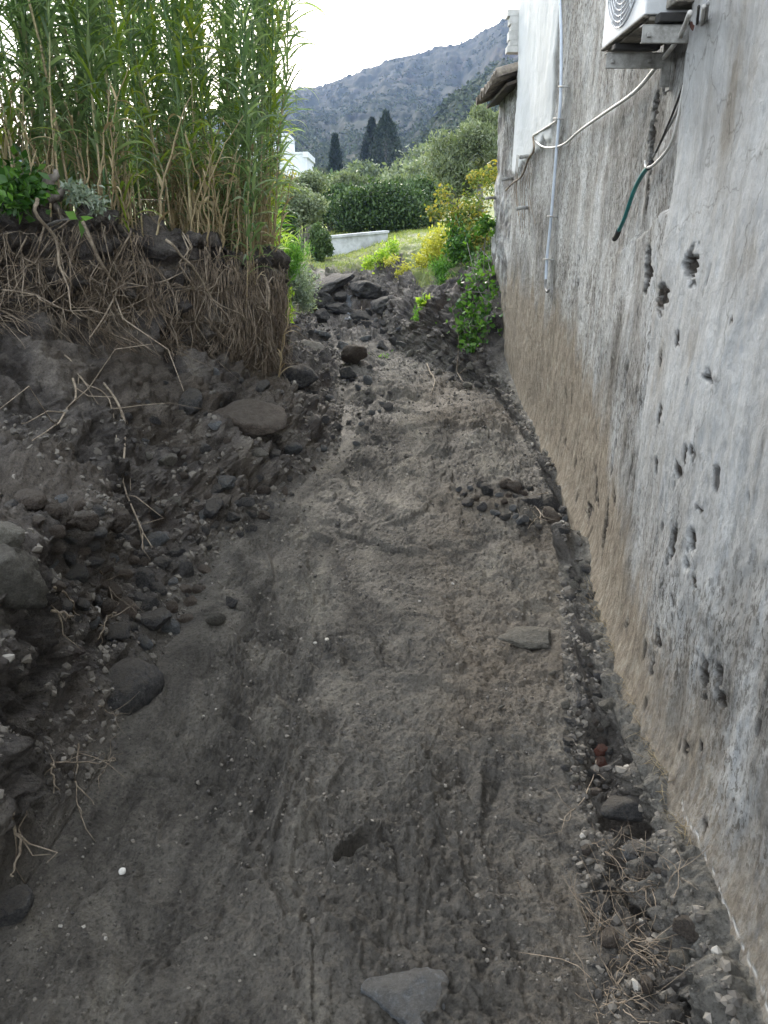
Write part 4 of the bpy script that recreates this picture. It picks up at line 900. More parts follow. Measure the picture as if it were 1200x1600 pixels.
def rock(px, py, wpx, me, name, label, cat='stone', group=None, sink=.35, rot=None, sc=(1, 1, 1), clear=0):
    p, nr = hit(px, py)
    if p is None: return
    dep = (p-Vector((0, 0, CAMZ))).length; r = .5*wpx/FPX*dep*.97
    o = link(name, me, loc=p + nr*(r*(.7-sink*1.4)))
    o.rotation_euler = rot if rot is not None else (rng.normal()*.5, rng.normal()*.5, rng.uniform(0, 6.28))
    o.scale = tuple(r*c for c in sc); tag(o, label, cat, group); return o
def inpoly(x, y, P):
    c = False; j = len(P)-1
    for i in range(len(P)):
        if (P[i][1] > y) != (P[j][1] > y) and x < (P[j][0]-P[i][0])*(y-P[i][1])/(P[j][1]-P[i][1])+P[i][0]: c = not c
        j = i
    return c
def scatter(poly, n, s0, s1, pool, name, desc, where, sink=.35, pw=1.8):
    xs = [p[0] for p in poly]; ys = [p[1] for p in poly]; placed = []; t = 0
    while len(placed) < n and t < n*60:
        t += 1; x, y = rng.uniform(min(xs), max(xs)), rng.uniform(min(ys), max(ys))
        if not inpoly(x, y, poly): continue
        w = s0+(s1-s0)*rng.random()**pw
        if any((x-a)**2+(y-b)**2 < (.40*(w+c))**2 for a, b, c in placed): continue
        kind = pool[rng.integers(0, len(pool))]; word, lst = kind
        big = 'larger' if w > (s0+s1)/2 else 'small'
        lb = ' '.join(f'{big} {word} {desc} {where}'.split()[:16])
        rock(x, y, w, lst[rng.integers(0, len(lst))], name, lb, 'stone', f'{big} {word} {name}s {where}', sink); placed.append((x, y, w))
dk, gb, pl, br = ('dark', RA), ('grey-blue', RB), ('pale dusty', RC), ('brown', RD)
scatter([(0, 790), (90, 775), (180, 800), (320, 890), (300, 965), (240, 1010), (170, 1000), (90, 960), (70, 830)], 62, 24, 58, [dk, dk, dk, gb, br, br], 'cobble', 'cobble embedded', 'in the crumbling cobble face of the near left bank', .45)
scatter([(200, 590), (380, 560), (470, 690), (430, 790), (330, 870), (180, 770)], 46, 9, 32, [dk, dk, gb, br, pl], 'stone', 'stone lying', 'on the slope below the hanging roots', .42, 2.2)
scatter([(250, 790), (330, 760), (460, 730), (500, 700), (520, 720), (430, 800), (340, 890)], 26, 10, 30, [dk, dk, gb, br], 'stone', 'stone wedged', 'along the undercut left edge of the mud', .4, 1.6)
scatter([(480, 610), (590, 565), (620, 640), (560, 700), (520, 690)], 26, 8, 24, [dk, dk, gb], 'stone', 'stone strewn', 'on the gravelly left side of the mid channel', .2)
scatter([(490, 445), (600, 440), (640, 545), (520, 545), (480, 520)], 40, 9, 32, [dk, dk, dk, gb], 'stone', 'stone piled', 'in the rocky step at the head of the gully', .2)
scatter([(714, 762), (800, 750), (890, 800), (888, 835), (800, 818), (716, 790)], 50, 12, 38, [dk, dk, gb, br], 'stone', 'stone heaped', 'in the little stone pile at the right of the channel', .12, 1.3)
scatter([(895, 1040), (940, 1030), (955, 1180), (945, 1260), (872, 1210), (882, 1130)], 44, 9, 34, [dk, dk, dk, pl, br], 'rubble_stone', 'rubble stone lying', 'between the mud and the wall footing', .25)
scatter([(905, 1300), (1055, 1340), (1085, 1560), (935, 1590)], 22, 12, 44, [dk, dk, pl, br], 'rubble_stone', 'rubble stone half buried', 'in the washed-out hole at the foot of the wall', .3)
scatter([(625, 545), (755, 570), (755, 620), (700, 598)], 14, 10, 26, [dk, dk, pl], 'stone', 'stone fallen', 'under the ivy bank beside the house end', .25)
scatter([(880, 880), (925, 880), (945, 1030), (895, 1030)], 16, 8, 26, [dk, pl], 'rubble_stone', 'rubble stone', 'along the wall foot beyond the pale lump', .25)
B1 = rock_mesh('boulder', 700, M_rockA, 0, 1.25, .05); B2 = rock_mesh('boulder', 701, M_rockC, 11, 1.1, .2); B3 = rock_mesh('boulder', 702, M_rockB, 5, .8, .12)
B4 = rock_mesh('boulder', 703, M_rockD, 4, .9, .10); B5 = rock_mesh('boulder', 704, M_rockA, 7, 1.0, .12)
rock(203, 1078, 104, B1, 'boulder', 'round dark pitted boulder sitting in the mud at the foot of the left bank', 'boulder', sink=.5, rot=(0, 0, 1))
rock(12, 905, 125, B2, 'boulder', 'big pale angular boulder jutting from the bank at the left edge', 'boulder', sink=.48, rot=(.2, .4, .6), sc=(1, 1, 1.25))
rock(8, 842, 70, RC[1], 'boulder', 'rounded pale stone directly above the big pale boulder at the left edge', 'boulder', sink=.2)
rock(638, 1548, 130, B3, 'boulder', 'flat grey-blue stone set in the mud at the bottom centre', 'boulder', sink=.62, rot=(.06, .06, .3), sc=(1.05, .9, .62))
rock(240, 975, 62, rock_mesh('cobble', 705, M_rockA, 2, 1.2, .06), 'cobble', 'oblong grey cobble hanging at the lower end of the cobble face', 'stone', sink=.3, rot=(1.2, .2, .2), sc=(.8, .8, 1.3))
rock(338, 973, 32, RC[0], 'cobble', 'small sandy cobble lying on the mud below the cobble face', 'stone', sink=.2)
rock(357, 943, 24, RA[2], 'cobble', 'small angular dark stone on the mud beside the sandy cobble', 'stone', sink=.1)
rock(262, 722, 42, RC[2], 'stone', 'pale angular stone in the middle of the left slope', 'stone', sink=.25, sc=(1.2, .8, .7))
rock(350, 757, 46, RB[1], 'stone', 'pale blue-grey stone topping the small cluster above the undercut', 'stone', sink=.1)
rock(330, 790, 40, RA[3], 'stone', 'dark round stone under the pale blue-grey stone of the cluster', 'stone', sink=.2)
rock(300, 632, 46, RA[0], 'boulder', 'dark bluish round boulder below the hanging roots', 'boulder', sink=.3)
rock(335, 665, 24, RB[0], 'stone', 'small grey round stone right below the dark bluish boulder', 'stone', sink=.1)
rock(400, 668, 135, B4, 'boulder', 'large sand-coated rock slab bulging out below the root curtain corner', 'boulder', sink=.38, rot=(.25, .15, .5), sc=(1, .9, .75))
rock(470, 600, 60, B5, 'boulder', 'dark angular block beside the sandy slab', 'boulder', sink=.3)
rock(555, 568, 58, B4, 'boulder', 'big brown-grey boulder in the middle of the far channel', 'boulder', sink=.15, rot=(.2, .5, 2), sc=(1, .9, .9))
rock(490, 546, 66, rock_mesh('boulder', 707, M_rockC, 5, .6, .1), 'boulder', 'pale flat slab left of the brown-grey boulder', 'boulder', sink=.3, rot=(.1, .2, .2), sc=(1.2, .8, .5))
rock(545, 590, 30, RA[2], 'stone', 'dark stone leaning on the brown-grey boulder', 'stone', sink=.2)
rock(832, 1003, 78, rock_mesh('boulder', 708, M_rockC, 3, .7, .18), 'boulder', 'pale crumbly lump at the right edge of the mud', 'boulder', sink=.32, rot=(.1, .1, .2), sc=(1.3, .7, .55))
rock(976, 1262, 66, B5, 'boulder', 'dark wet stone at the upper end of the washed-out hole', 'boulder', sink=.2, rot=(.2, 0, .3), sc=(1.1, .8, .7))
rock(980, 1342, 34, RB[2], 'stone', 'grey-blue chip sitting in the washed-out hole', 'stone', sink=.1)
rock(935, 1198, 34, RK[0], 'brick_fragment', 'red brick fragment in the rubble by the wall', 'brick', sink=.15)
rock(938, 1176, 24, RK[1], 'brick_fragment', 'smaller red brick piece just above the red brick fragment', 'brick', sink=.2)
rock(1075, 1450, 42, RD[2], 'brick_fragment', 'brown brick end showing in the side of the washed-out hole', 'brick', sink=.45)
rock(802, 768, 26, RD[1], 'stone', 'reddish stone on the top of the stone pile', 'stone', sink=.05)
rock(865, 800, 40, RA[4], 'stone', 'dark stone at the wall end of the stone pile', 'stone', sink=.05)
rock(785, 1108, 15, RC[0], 'stone', 'small pale flat chip on the mud right of centre', 'stone', sink=.1, sc=(1, .8, .5))
rock(190, 1363, 10, rock_mesh('shell', 710, mat_plain('white shell', (.5, .48, .42), (.75, .73, .68), 20, .6), 1, .6, .05, 3), 'pebble', 'white pebble on the mud at the lower left', 'pebble', sink=.1)
rock(1022, 1444, 12, RC[2], 'pebble', 'white chip in the washed-out hole', 'pebble', sink=0)
rock(864, 1055, 16, RC[3], 'pebble', 'white crumpled chip below the pale crumbly lump', 'pebble', sink=.0, sc=(1, .6, .5))
L1 = rock_mesh('rock_ledge', 720, M_rockA, 13, .6, .3); L2 = rock_mesh('rock_ledge', 721, M_rockA, 15, .8, .3)
for (a_, b_, w_, m_, sc_, lb) in ((525, 452, 95, L1, (1.3, .8, .8), 'broad dark ledge slab across the top of the rocky step'), (575, 462, 70, L2, (1.1, .9, .9), 'dark ledge block right of the broad ledge slab'), (500, 476, 60, L2, (1, .9, 1.1), 'dark ledge block at the left side of the rocky step'),
        (603, 482, 60, L1, (.9, .9, 1.3), 'dark rock standing at the right side of the rocky step'), (528, 490, 50, L2, (1.1, .8, .8), 'wet dark rock at the foot of the rocky step'), (570, 498, 46, L1, (1, .8, 1), 'flat dark rock at the foot of the rocky step on the right')):
    rock(a_, b_, w_, m_, 'rock_ledge', lb, 'rock', sink=.25, rot=(rng.normal()*.25, rng.normal()*.25, rng.uniform(-.9, .9)), sc=sc_)
rock(342, 352, 62, rock_mesh('boulder', 711, mat_plain('black lava', (.012, .012, .016), (.028, .028, .035), 5, .55, bmp=.2), 1, 1.2, .03), 'boulder', 'smooth black boulder at the foot of the reeds', 'boulder', sink=-.15, rot=(.2, .4, .3))
rock(310, 352, 30, RK[0], 'brick_fragment', 'rusty brown lump left of the smooth black boulder', 'brick', sink=0)
rock(8, 1420, 60, B5, 'boulder', 'dark stone at the lower left edge of the mud', 'boulder', sink=.3)
rock(32, 1392, 18, RA[0], 'stone', 'small round stone beside the dark stone at the lower left edge', 'stone', sink=.1)
# small gravel and clods
ICO = np.array([(0, .53, .85), (0, -.53, .85), (0, .53, -.85), (0, -.53, -.85), (.53, .85, 0), (-.53, .85, 0), (.53, -.85, 0), (-.53, -.85, 0), (.85, 0, .53), (-.85, 0, .53), (.85, 0, -.53), (-.85, 0, -.53)])
ICF = np.array([(0, 1, 8), (0, 8, 4), (0, 4, 5), (0, 5, 9), (0, 9, 1), (1, 9, 7), (1, 7, 6), (1, 6, 8), (8, 6, 10), (8, 10, 4), (4, 10, 2), (4, 2, 5), (5, 2, 11), (5, 11, 9), (9, 11, 7), (7, 11, 3), (7, 3, 6), (6, 3, 10), (3, 2, 10), (3, 11, 2)])
def pebbles(name, label, cat, pts, mat):
    n = len(pts); P = np.array([(p[0], p[1], p[2]) for p in pts]); r = np.array([p[3] for p in pts])
    V = ICO[None]*(1+.38*rng.uniform(-1, 1, (n, 12, 1)))*rng.uniform(.6, 1, (n, 1, 3)); V = np.einsum('nij,nkj->nki', rand_rot(n, rng), V)*r[:, None, None]+P[:, None, :]
    F = (ICF[None]+np.arange(n)[:, None, None]*12).reshape(-1, 3)
    tag(link(name, mesh_np(name, V.reshape(-1, 3), F, mat, False)), label, cat, kind='stuff')
def mat_gravel():
    m, n, l, p = mat_new('gravel'); gi = n.new('ShaderNodeNewGeometry')
    a = ramp(n, [(0, (.06, .055, .05)), (.5, (.13, .118, .10)), (.97, (.19, .172, .145)), (1, (.36, .34, .30))]); l.new(gi.outputs['Random Per Island'], a.inputs[0])
    l.new(a.outputs[0], p.inputs['Base Color']); p.inputs['Roughness'].default_value = .9; return m
M_grav = mat_gravel(); pts = []
def addp(x, y, r, lift=.25):
    p = drop(x, y)[0]; pts.append((p.x, p.y, p.z+r*lift, r))
N_ = 26000; yy = .95*np.exp(rng.random(N_)*math.log(9.5/.95)); uu = rng.random(N_); cc = ctl(yy)
xl, xr = cc[:, 8, 0]-.05, cc[:, 9, 0]+.05; xx = xl+(xr-xl)*uu
dens = sst(-.35, .45, fbm(xx*2.1, yy*1.5, 0, 3, 27)) + .9*sst(-.1, .4, fbm(xx*5, yy*5, 0, 2, 91)); ok = rng.random(N_) < .05+.33*dens
for x, y in zip(xx[ok], yy[ok]): addp(x, y, (.0012+.0055*rng.random()**5)*(.75+.32*y), .2)
pebbles('gravel', 'fine dark gravel and clods scattered over the mud', 'gravel', pts, M_grav)
pts = []; N_ = 9000; yy = 1.0*np.exp(rng.random(N_)*math.log(13)); cc = ctl(yy)
for i in range(N_):
    k = rng.choice([5, 6, 7, 9, 10], p=[.3, .25, .17, .2, .08]); u = rng.random(); a_, b_ = cc[i, k, 0], cc[i, k+1, 0]
    addp(a_+(b_-a_)*u, yy[i], (.003+.016*rng.random()**3.5)*(.8+.12*yy[i]), .15)
pebbles('rubble', 'loose grit and small stones covering both banks', 'rubble', pts, M_grav)

# ------------------------------------------------------------------ roots
def onface(p, off):
    r = BVH.find_nearest(Vector(p)); n_ = r[1]
    return r[0] + n_*off
def fpt(y, t):
    c = ctl(np.array([y]))[0]; k = min(3, int(t)); f = t-k; a_, b_ = c[3+k], c[4+k]; q = a_+(b_-a_)*f
    return (q[0], y, q[1])
def root_path(y, t0, t1, k, drift, off, wig):
    P = []; yy = y; dy = rng.normal()*drift
    for i in range(k):
        t = t0+(t1-t0)*i/(k-1); yy += dy/k + rng.normal()*wig
        o = off*(.2 + 1.1*math.sin(math.pi*min(1, .15+i/(k-1)*.85))) + abs(rng.normal())*.008
        p = onface(fpt(yy, t), o); P.append(p)
    return [tuple(p) for p in P]
mb = MB()
for i in range(1900):
    y = rng.choice([rng.uniform(3.3, 7.2), rng.uniform(4.6, 6.9)]); t0 = rng.random()**.8*.75; ln = rng.uniform(.25, .95)*(1 if y < 5.4 else 1.15)
    t1 = min(1.35, t0+ln)
    if vn(y*3.3, t0*1.5, 0, 44) < -.15: continue
    P = root_path(y, t0, t1, 8, .22, rng.uniform(.01, .09), .014); r = rng.uniform(.0010, .0030)
    mb.tube(P, np.linspace(r, r*.4, 8), 3)
for i in range(300):      # thick curtain at the corner
    y = rng.uniform(5.6, 6.8); t0 = rng.uniform(.1, .6); P = root_path(y, t0, min(1.25, t0+rng.uniform(.2, .95)*(1 if y < 6.4 else .75)), 8, .14, rng.uniform(.03, .13), .008); r = rng.uniform(.001, .0032)
    mb.tube(P, np.linspace(r, r*.4, 8), 3)
tag(link('rootlets', mb.mesh('rootlets', M_rootd)), 'curtain of fine hanging rootlets over the eroded bank face', 'roots', kind='stuff')
for i in range(80):
    y = rng.uniform(3.5, 6.8); t0 = rng.uniform(0, .5); P = root_path(y, t0, min(1.7, t0+rng.uniform(.5, 1.1)), 12, .4, rng.uniform(.03, .10), .025); r = rng.uniform(.003, .0065)
    m1 = MB(); m1.tube(P, np.linspace(r, r*.35, 12), 6)
    for b_ in range(3):
        j = rng.integers(3, 9); q = np.array(P[j]); d = rng.normal(size=3)*.03 + np.array([.02, -.03, -.05])
        m1.tube([q, q+d, q+d*2+rng.normal(size=3)*.02, q+d*3.2+rng.normal(size=3)*.03], [r*.5, r*.4, r*.3, r*.15], 4)
    z_ = 'left' if y < 4.6 else ('middle' if y < 5.6 else 'right')
    tag(link('hanging_root', m1.mesh('hanging_root', M_root)), f'long thin root hanging in the {z_} third of the bank face', 'root', f'long roots, {z_} third')
def pxroot(pts_, r, name, label, off=.02, mat=None, br=4, cat='root', wig=.006, n=18, forks=None):
    Q = []
    for (a_, b_) in pts_:
        p, n_ = hit(a_, b_)
        if p is None: continue
        Q.append(np.array(p + n_*off - ray(a_, b_).normalized()*off*.5))
    dd = [np.linalg.norm(q-np.array([0, 0, CAMZ])) for q in Q]; Q = [q for q, d_ in zip(Q, dd) if d_ < 1.3*min(dd)+.3 and d_ < 13]
    if len(Q) < 2: return
    Q = np.array(Q); s = np.linspace(0, len(Q)-1, n); P = np.stack([np.interp(s, np.arange(len(Q)), Q[:, j]) for j in range(3)], 1) + rng.normal(size=(n, 3))*wig
    for _ in range(1): P[1:-1] = .5*P[1:-1]+.25*(P[:-2]+P[2:])
    m1 = MB(); m1.tube(P, np.linspace(r, r*.4, n), 7)
    for b_ in range(br):
        j = rng.integers(2, n-3); q = P[j]; tv = P[j+2]-P[j]; L = np.linalg.norm(tv)+.02; d = tv + rng.normal(size=3)*L*.8; d[2] -= .01
        m1.tube([q, q+d*.6, q+d*1.3+rng.normal(size=3)*L*.3, q+d*2+rng.normal(size=3)*L*.5], [r*.55, r*.45, r*.3, r*.15], 5)
    return tag(link(name, m1.mesh(name, mat or M_root)), label, cat)
for pp, r, lb in [
    ([(48, 328), (40, 340), (60, 360), (85, 400), (100, 440), (104, 455)], .011, 'pale curved root hanging below the stump at the upper left'),
    ([(100, 298), (125, 345), (150, 390), (165, 430), (160, 460), (142, 530)], .010, 'long pale root running from the bank top down past the stump'),
    ([(258, 390), (292, 410), (308, 454), (329, 483)], .009, 'thick root slanting across the middle of the bank face'),
    ([(208, 352), (240, 350), (270, 349), (300, 356)], .008, 'horizontal root lying along the bank top under the reeds'),
    ([(192, 322), (205, 340), (226, 356)], .012, 'short thick broken root at the bank top'),
    ([(408, 440), (412, 460), (405, 480), (410, 500)], .014, 'knobbly pale root at the right corner of the bank'),
    ([(79, 500), (100, 550), (108, 592), (117, 625), (100, 650), (83, 667), (54, 692)], .007, 'pale branching root trailing down the left slope'),
    ([(167, 604), (190, 640), (195, 700), (190, 760), (215, 830), (235, 860)], .007, 'thin root bundle trailing over the middle of the left slope'),
    ([(100, 560), (130, 600), (170, 625), (185, 690)], .005, 'slender root crossing between the two trailing roots on the slope'),
    ([(0, 458), (35, 470), (70, 492), (115, 500), (140, 520)], .006, 'root lying on the sandy shelf at the left edge'),
    ([(83, 917), (105, 935), (120, 970)], .005, 'small forked white root on the cobble face'),
    ([(80, 963), (100, 962), (118, 972)], .005, 'short white root just below the forked white root'),
    ([(145, 875), (165, 910), (178, 950)], .003, 'thin root dangling over the middle of the cobble face'),
    ([(178, 958), (160, 970), (148, 995)], .004, 'curled root tip at the foot of the cobble face'),
    ([(75, 1196), (110, 1192), (150, 1194), (183, 1190)], .0025, 'thin straight twig crossing the foot of the left bank'),
    ([(120, 1167), (116, 1200), (118, 1240), (130, 1283)], .003, 'upright twig crossing the thin straight twig'),
    ([(183, 1183), (165, 1195), (150, 1237)], .002, 'thin curved twig on the mud edge at the lower left'),
    ([(75, 1196), (80, 1215), (88, 1235)], .004, 'short pale root stub at the lower left'),
    ([(20, 1283), (22, 1320), (5, 1375)], .005, 'pale forked root at the left edge above the dark stone'),
    ([(150, 1105), (170, 1115), (190, 1125)], .002, 'wiry twig left of the round dark boulder'),
    ([(665, 570), (680, 600), (672, 620)], .006, 'root dangling below the right bank near the green plant'),
    ([(718, 560), (716, 580), (722, 600)], .007, 'root dangling below the ivy on the right bank'),
    ([(566, 480), (566, 500), (570, 515)], .006, 'pale stick standing in the rocky step'),
    ([(928, 1186), (920, 1220), (912, 1250), (895, 1270), (885, 1290)], .0022, 'long pale straw across the rubble by the wall'),
    ([(835, 788), (840, 808), (845, 828)], .004, 'pale dry stick standing out of the stone pile'),
    ([(852, 790), (842, 806), (826, 826)], .003, 'thin stick crossing the pale dry stick on the stone pile'),
    ([(860, 768), (840, 775), (822, 778)], .003, 'thin stick lying at the back of the stone pile')]:
    pxroot(pp, r, 'root' if 'root' in lb else 'twig', lb, off=.10 if (pp[0][1] < 480 and pp[0][0] < 440) else (.02 if r > .003 else .008))
# root tangles in the wash-out
mb = MB()
for (cx_, cy_, sx_, sy_, n_) in ((1020, 1380, 40, 25, 70), (960, 1320, 50, 20, 40), (930, 1450, 30, 25, 40), (960, 1560, 35, 50, 60), (1040, 1500, 45, 35, 50), (985, 1480, 40, 40, 40), (990, 1480, 60, 90, 60)):
    for i in range(n_//2):
        a_, b_ = cx_+rng.normal()*sx_*.5, cy_+rng.normal()*sy_*.5; p, nn_ = hit(a_, b_)
        if p is None or p.x > wallx(p.y)-.05: continue
        q = np.array(p); d = rng.normal(size=3)*.02; P = [q]
        for j in range(5): d = d*.8 + rng.normal(size=3)*.010; P.append(P[-1]+d); 
        P = np.array(P); P[:, 2] = np.maximum(P[:, 2], q[2]+.002)
        mb.tube(P, np.linspace(.0012, .0005, 6)*rng.uniform(.6, 1.3), 3)
tag(link('root_tangle', mb.mesh('root_tangle', M_rootd)), 'wiry root tangle over the rubble in the washed-out hole by the wall', 'roots', kind='stuff')
# dry grass in the joint at the wall foot
mb = MB()
for i in range(500):
    y = rng.uniform(1.55, 3.2); p = Vector((float(wallx(y))-.075-abs(rng.normal())*.02, y, .1)); p = drop(p.x, p.y, .6)[0]
    d = np.array([rng.normal()*.012-.004, rng.normal()*.015, abs(rng.normal())*.010]); q = np.array(p); mb.tube([q, q+d, q+d*2+rng.normal(size=3)*.005], [.0008, .0006, .0003], 3)
tag(link('dry_grass', mb.mesh('dry_grass', M_straw)), 'dry straw-coloured grass rooted in the joint at the wall foot', 'grass', kind='stuff')
# stump at the upper left
sb, _n = hit(75, 322)
st_ = MB(); B0 = np.array(sb); 
for (pp, rr) in (([(60, 325), (70, 300), (80, 280), (87, 266)], [.05, .045, .03, .012]), ([(75, 310), (90, 305), (103, 295)], [.04, .03, .015]), ([(55, 322), (66, 300), (84, 272)], [.03, .02, .01]), ([(70, 318), (64, 335), (58, 350)], [.04, .025, .012]), ([(78, 318), (92, 330), (98, 345)], [.03, .02, .01])):
    P = np.array([at(a_, b_, sb.y) for a_, b_ in pp]); s = np.linspace(0, len(P)-1, 9)
    P = np.stack([np.interp(s, np.arange(len(P)), P[:, j]) for j in range(3)], 1)+rng.normal(size=(9, 3))*.006; st_.tube(P, np.interp(s, np.arange(len(rr)), rr), 9)
tag(link('stump', st_.mesh('stump', M_wood)), 'grey weathered root stump sticking up at the bank top on the left', 'stump')

# ------------------------------------------------------------------ plants on the banks
def patch(name, label, cat, spec, mat, seed, leaf=.05, aspect=1.0, up=None, stemn=6, group=None, gr=1.45):
    """spec: list of (px, py, Y, radius m, n)"""
    rng = np.random.default_rng(seed); (px, py, Y, r, n) = spec[0]; c = at(px, py, Y); g = BVH.find_nearest(c)[0]
    mb = MB(); st = MB()
    for (px, py, Y, r, n) in spec:
        c = np.array(at(px, py, Y)-g); n = int(n*gr*gr); r = r*gr; P = lumps(rng, n, c, (r, r, r*.85), 9, shell=.1)+rng.normal(size=(n, 3))*r*.22
        leaves(mb, P, leaf, rng, aspect, up=np.tile([up], (n, 1)) if up else None)
        tips = P[rng.integers(0, n, stemn)]; branchy(st, (0, 0, -.03), tips, .006, rng, 5)
    return plant(name, label, cat, g, mb, mat, st, M_bark, group, 'foliage', 'stems')
patch('yellow_shrub', 'bright yellow leafed shrub on the grassy bank top', 'shrub', [(680, 390, 12, .20, 420), (670, 405, 11.8, .14, 200), (695, 372, 12.2, .16, 260), (655, 410, 12, .1, 80)], M_yel, 801, .05)
patch('autumn_shrub', 'tall autumn-coloured shrub with orange and green leaves beside the house end', 'shrub', [(722, 350, 11.5, .26, 420), (740, 320, 11.5, .25, 300), (700, 330, 11.6, .2, 160), (745, 375, 11, .2, 300), (690, 300, 11.6, .10, 40), (765, 275, 11.6, .14, 120), (730, 400, 11, .16, 260), (672, 330, 11.6, .10, 50)], M_mix, 802, .055)
patch('green_shrub', 'dark green leafy shrub below the autumn-coloured shrub', 'shrub', [(725, 385, 10.9, .18, 420), (735, 415, 10.6, .13, 220), (715, 365, 11.2, .15, 220)], M_ivy, 803, .055)
patch('lime_plant', 'lime and yellow low plant on the edge of the grassy mound', 'plant', [(595, 400, 13.2, .15, 260), (612, 385, 13.4, .12, 180), (578, 412, 13.0, .10, 140)], M_lime, 804, .05)
patch('lime_plant', 'small yellowish plant left of the bright yellow shrub', 'plant', [(628, 420, 12.4, .12, 130), (610, 405, 12.8, .1, 90)], M_yel, 805, .045)
patch('grassy_tuft', 'bright green feathery tuft below the yellow shrub', 'plant', [(692, 425, 10.9, .16, 900), (700, 445, 10.6, .1, 400)], M_green, 806, .055, .3, (0, 0, 1.2))
patch('leafy_plant', 'green plant with large pale leaves on the right bank', 'plant', [(662, 500, 10.0, .12, 420), (660, 515, 9.9, .1, 300)], M_green, 807, .05, .4, (0, 0, 1))
patch('broadleaf_plant', 'bright green broad-leaved sprout on top of the green plant on the right bank', 'plant', [(660, 475, 9.9, .09, 40), (672, 468, 9.9, .06, 16)], M_lime, 808, .075, 1.2, gr=1.0)
patch('small_weed', 'small green weed growing on the channel floor behind the boulder', 'weed', [(597, 567, 9.4, .10, 130), (580, 565, 9.4, .06, 60)], M_green, 809, .035, .5, (0, 0, 1))
patch('silver_bush', 'silver-leaved bush at the left edge of the far channel', 'shrub', [(468, 450, 9.2, .16, 700), (462, 425, 9.4, .16, 600), (478, 470, 9.1, .1, 300)], M_silv, 810, .045, .6)
patch('green_fern', 'soft green ferny growth above the silver-leaved bush', 'fern', [(460, 405, 9.2, .16, 700), (448, 420, 9.0, .12, 300)], M_green, 811, .05, .35, (0, 0, 1))
patch('yellow_fern', 'yellow-green fern fronds poking out behind the bank corner', 'fern', [(440, 462, 7.4, .07, 90), (445, 488, 7.4, .08, 120)], M_lime, 812, .05, .5)
patch('vine', 'broad-leaved green creeper on the bank top at the far left', 'vine', [(20, 290, 4.3, .12, 160), (60, 300, 4.4, .10, 130), (5, 310, 4.2, .10, 110), (35, 320, 4.3, .07, 50), (40, 270, 4.5, .12, 100)], M_ivy, 813, .055, gr=1)
patch('vine', 'grey-green feathery creeper hanging over the bank top right of the stump', 'vine', [(130, 305, 4.6, .09, 160), (155, 320, 4.7, .07, 120), (115, 295, 4.6, .07, 90)], M_silv, 814, .04, .7, gr=1)
patch('vine', 'single big heart-shaped leaves hanging below the bank top right of the stump', 'vine', [(122, 340, 4.4, .03, 4)], M_ivy, 815, .08, 1.3, stemn=2, gr=1)
# ivy curtain
rng = np.random.default_rng(820); mb = MB(); P = []
for i in range(1500):
    t = rng.random(); x = np.interp(t, [0, .5, 1], [762, 752, 732])+rng.normal()*(7+9*(t > .15)*(t < .9)); y = 340+t*205
    p, n_ = hit(x, y)
    if p is None or p.y > 13 or p.y < 7.8: p = at(x, y, 9.25)
    P.append(np.array(p)+np.array([0, -.03, 0])+rng.normal(size=3)*.02)
iv0 = Vector((1.1, 9.2, .9)); P = np.array(P)-np.array(iv0); leaves(mb, P, .06, rng, 1.25)
st = MB()
for i in range(14):
    q = P[rng.integers(0, len(P), 5)]; q = q[np.argsort(-q[:, 2])]; st.tube(q, .004, 4)
t = thing('ivy', 'green ivy curtain hanging down the bank at the end of the house', 'ivy', iv0); link('foliage', mb.mesh('foliage', M_ivy), t); link('stems', st.mesh('stems', M_bark), t)
# grass cover
rng = np.random.default_rng(830); mb = MB(); G_ = []
for i in range(17000):
    y = rng.uniform(10.4, 26); x = rng.uniform(-3.2, 4.2)
    c = np.interp(y, YS, CT[:, 11, 0]); 
    if y < 14 and (x < c-.02): continue
    if y < 9.6 or x > 4.5: continue
    if y < 13 and x > wallx(9)+2.5: continue
    if vn(x*2.3, y*2.3, 0, 9) < -.35: continue
    G_.append(tuple(drop(x, y, 6)[0]))
G_ = np.array(G_); n = len(G_); nb = 3
base = np.repeat(G_, nb, 0)+rng.normal(size=(n*nb, 3))*np.array([.03, .03, .0]); h = rng.uniform(.02, .07, n*nb); ln_ = rng.normal(size=(n*nb, 2))*.03; wd = .004+.002*rng.random(n*nb); th = rng.uniform(0, 6.28, n*nb)
ox = np.stack([np.cos(th)*wd, np.sin(th)*wd, 0*th], -1); tip = base+np.stack([ln_[:, 0], ln_[:, 1], h], -1); V = np.stack([base-ox, base+ox, tip+ox*.2, tip-ox*.2], 1).reshape(-1, 3)
F = np.arange(len(V)).reshape(-1, 4)
M_grass = mat_leaf('grass blade', (.10, .15, .035), (.22, .28, .06), (.38, .38, .14), .35, 1)
tag(link('grass', mesh_np('grass', V, F, M_grass)), 'short green grass on the mound at the head of the gully', 'grass', kind='stuff')

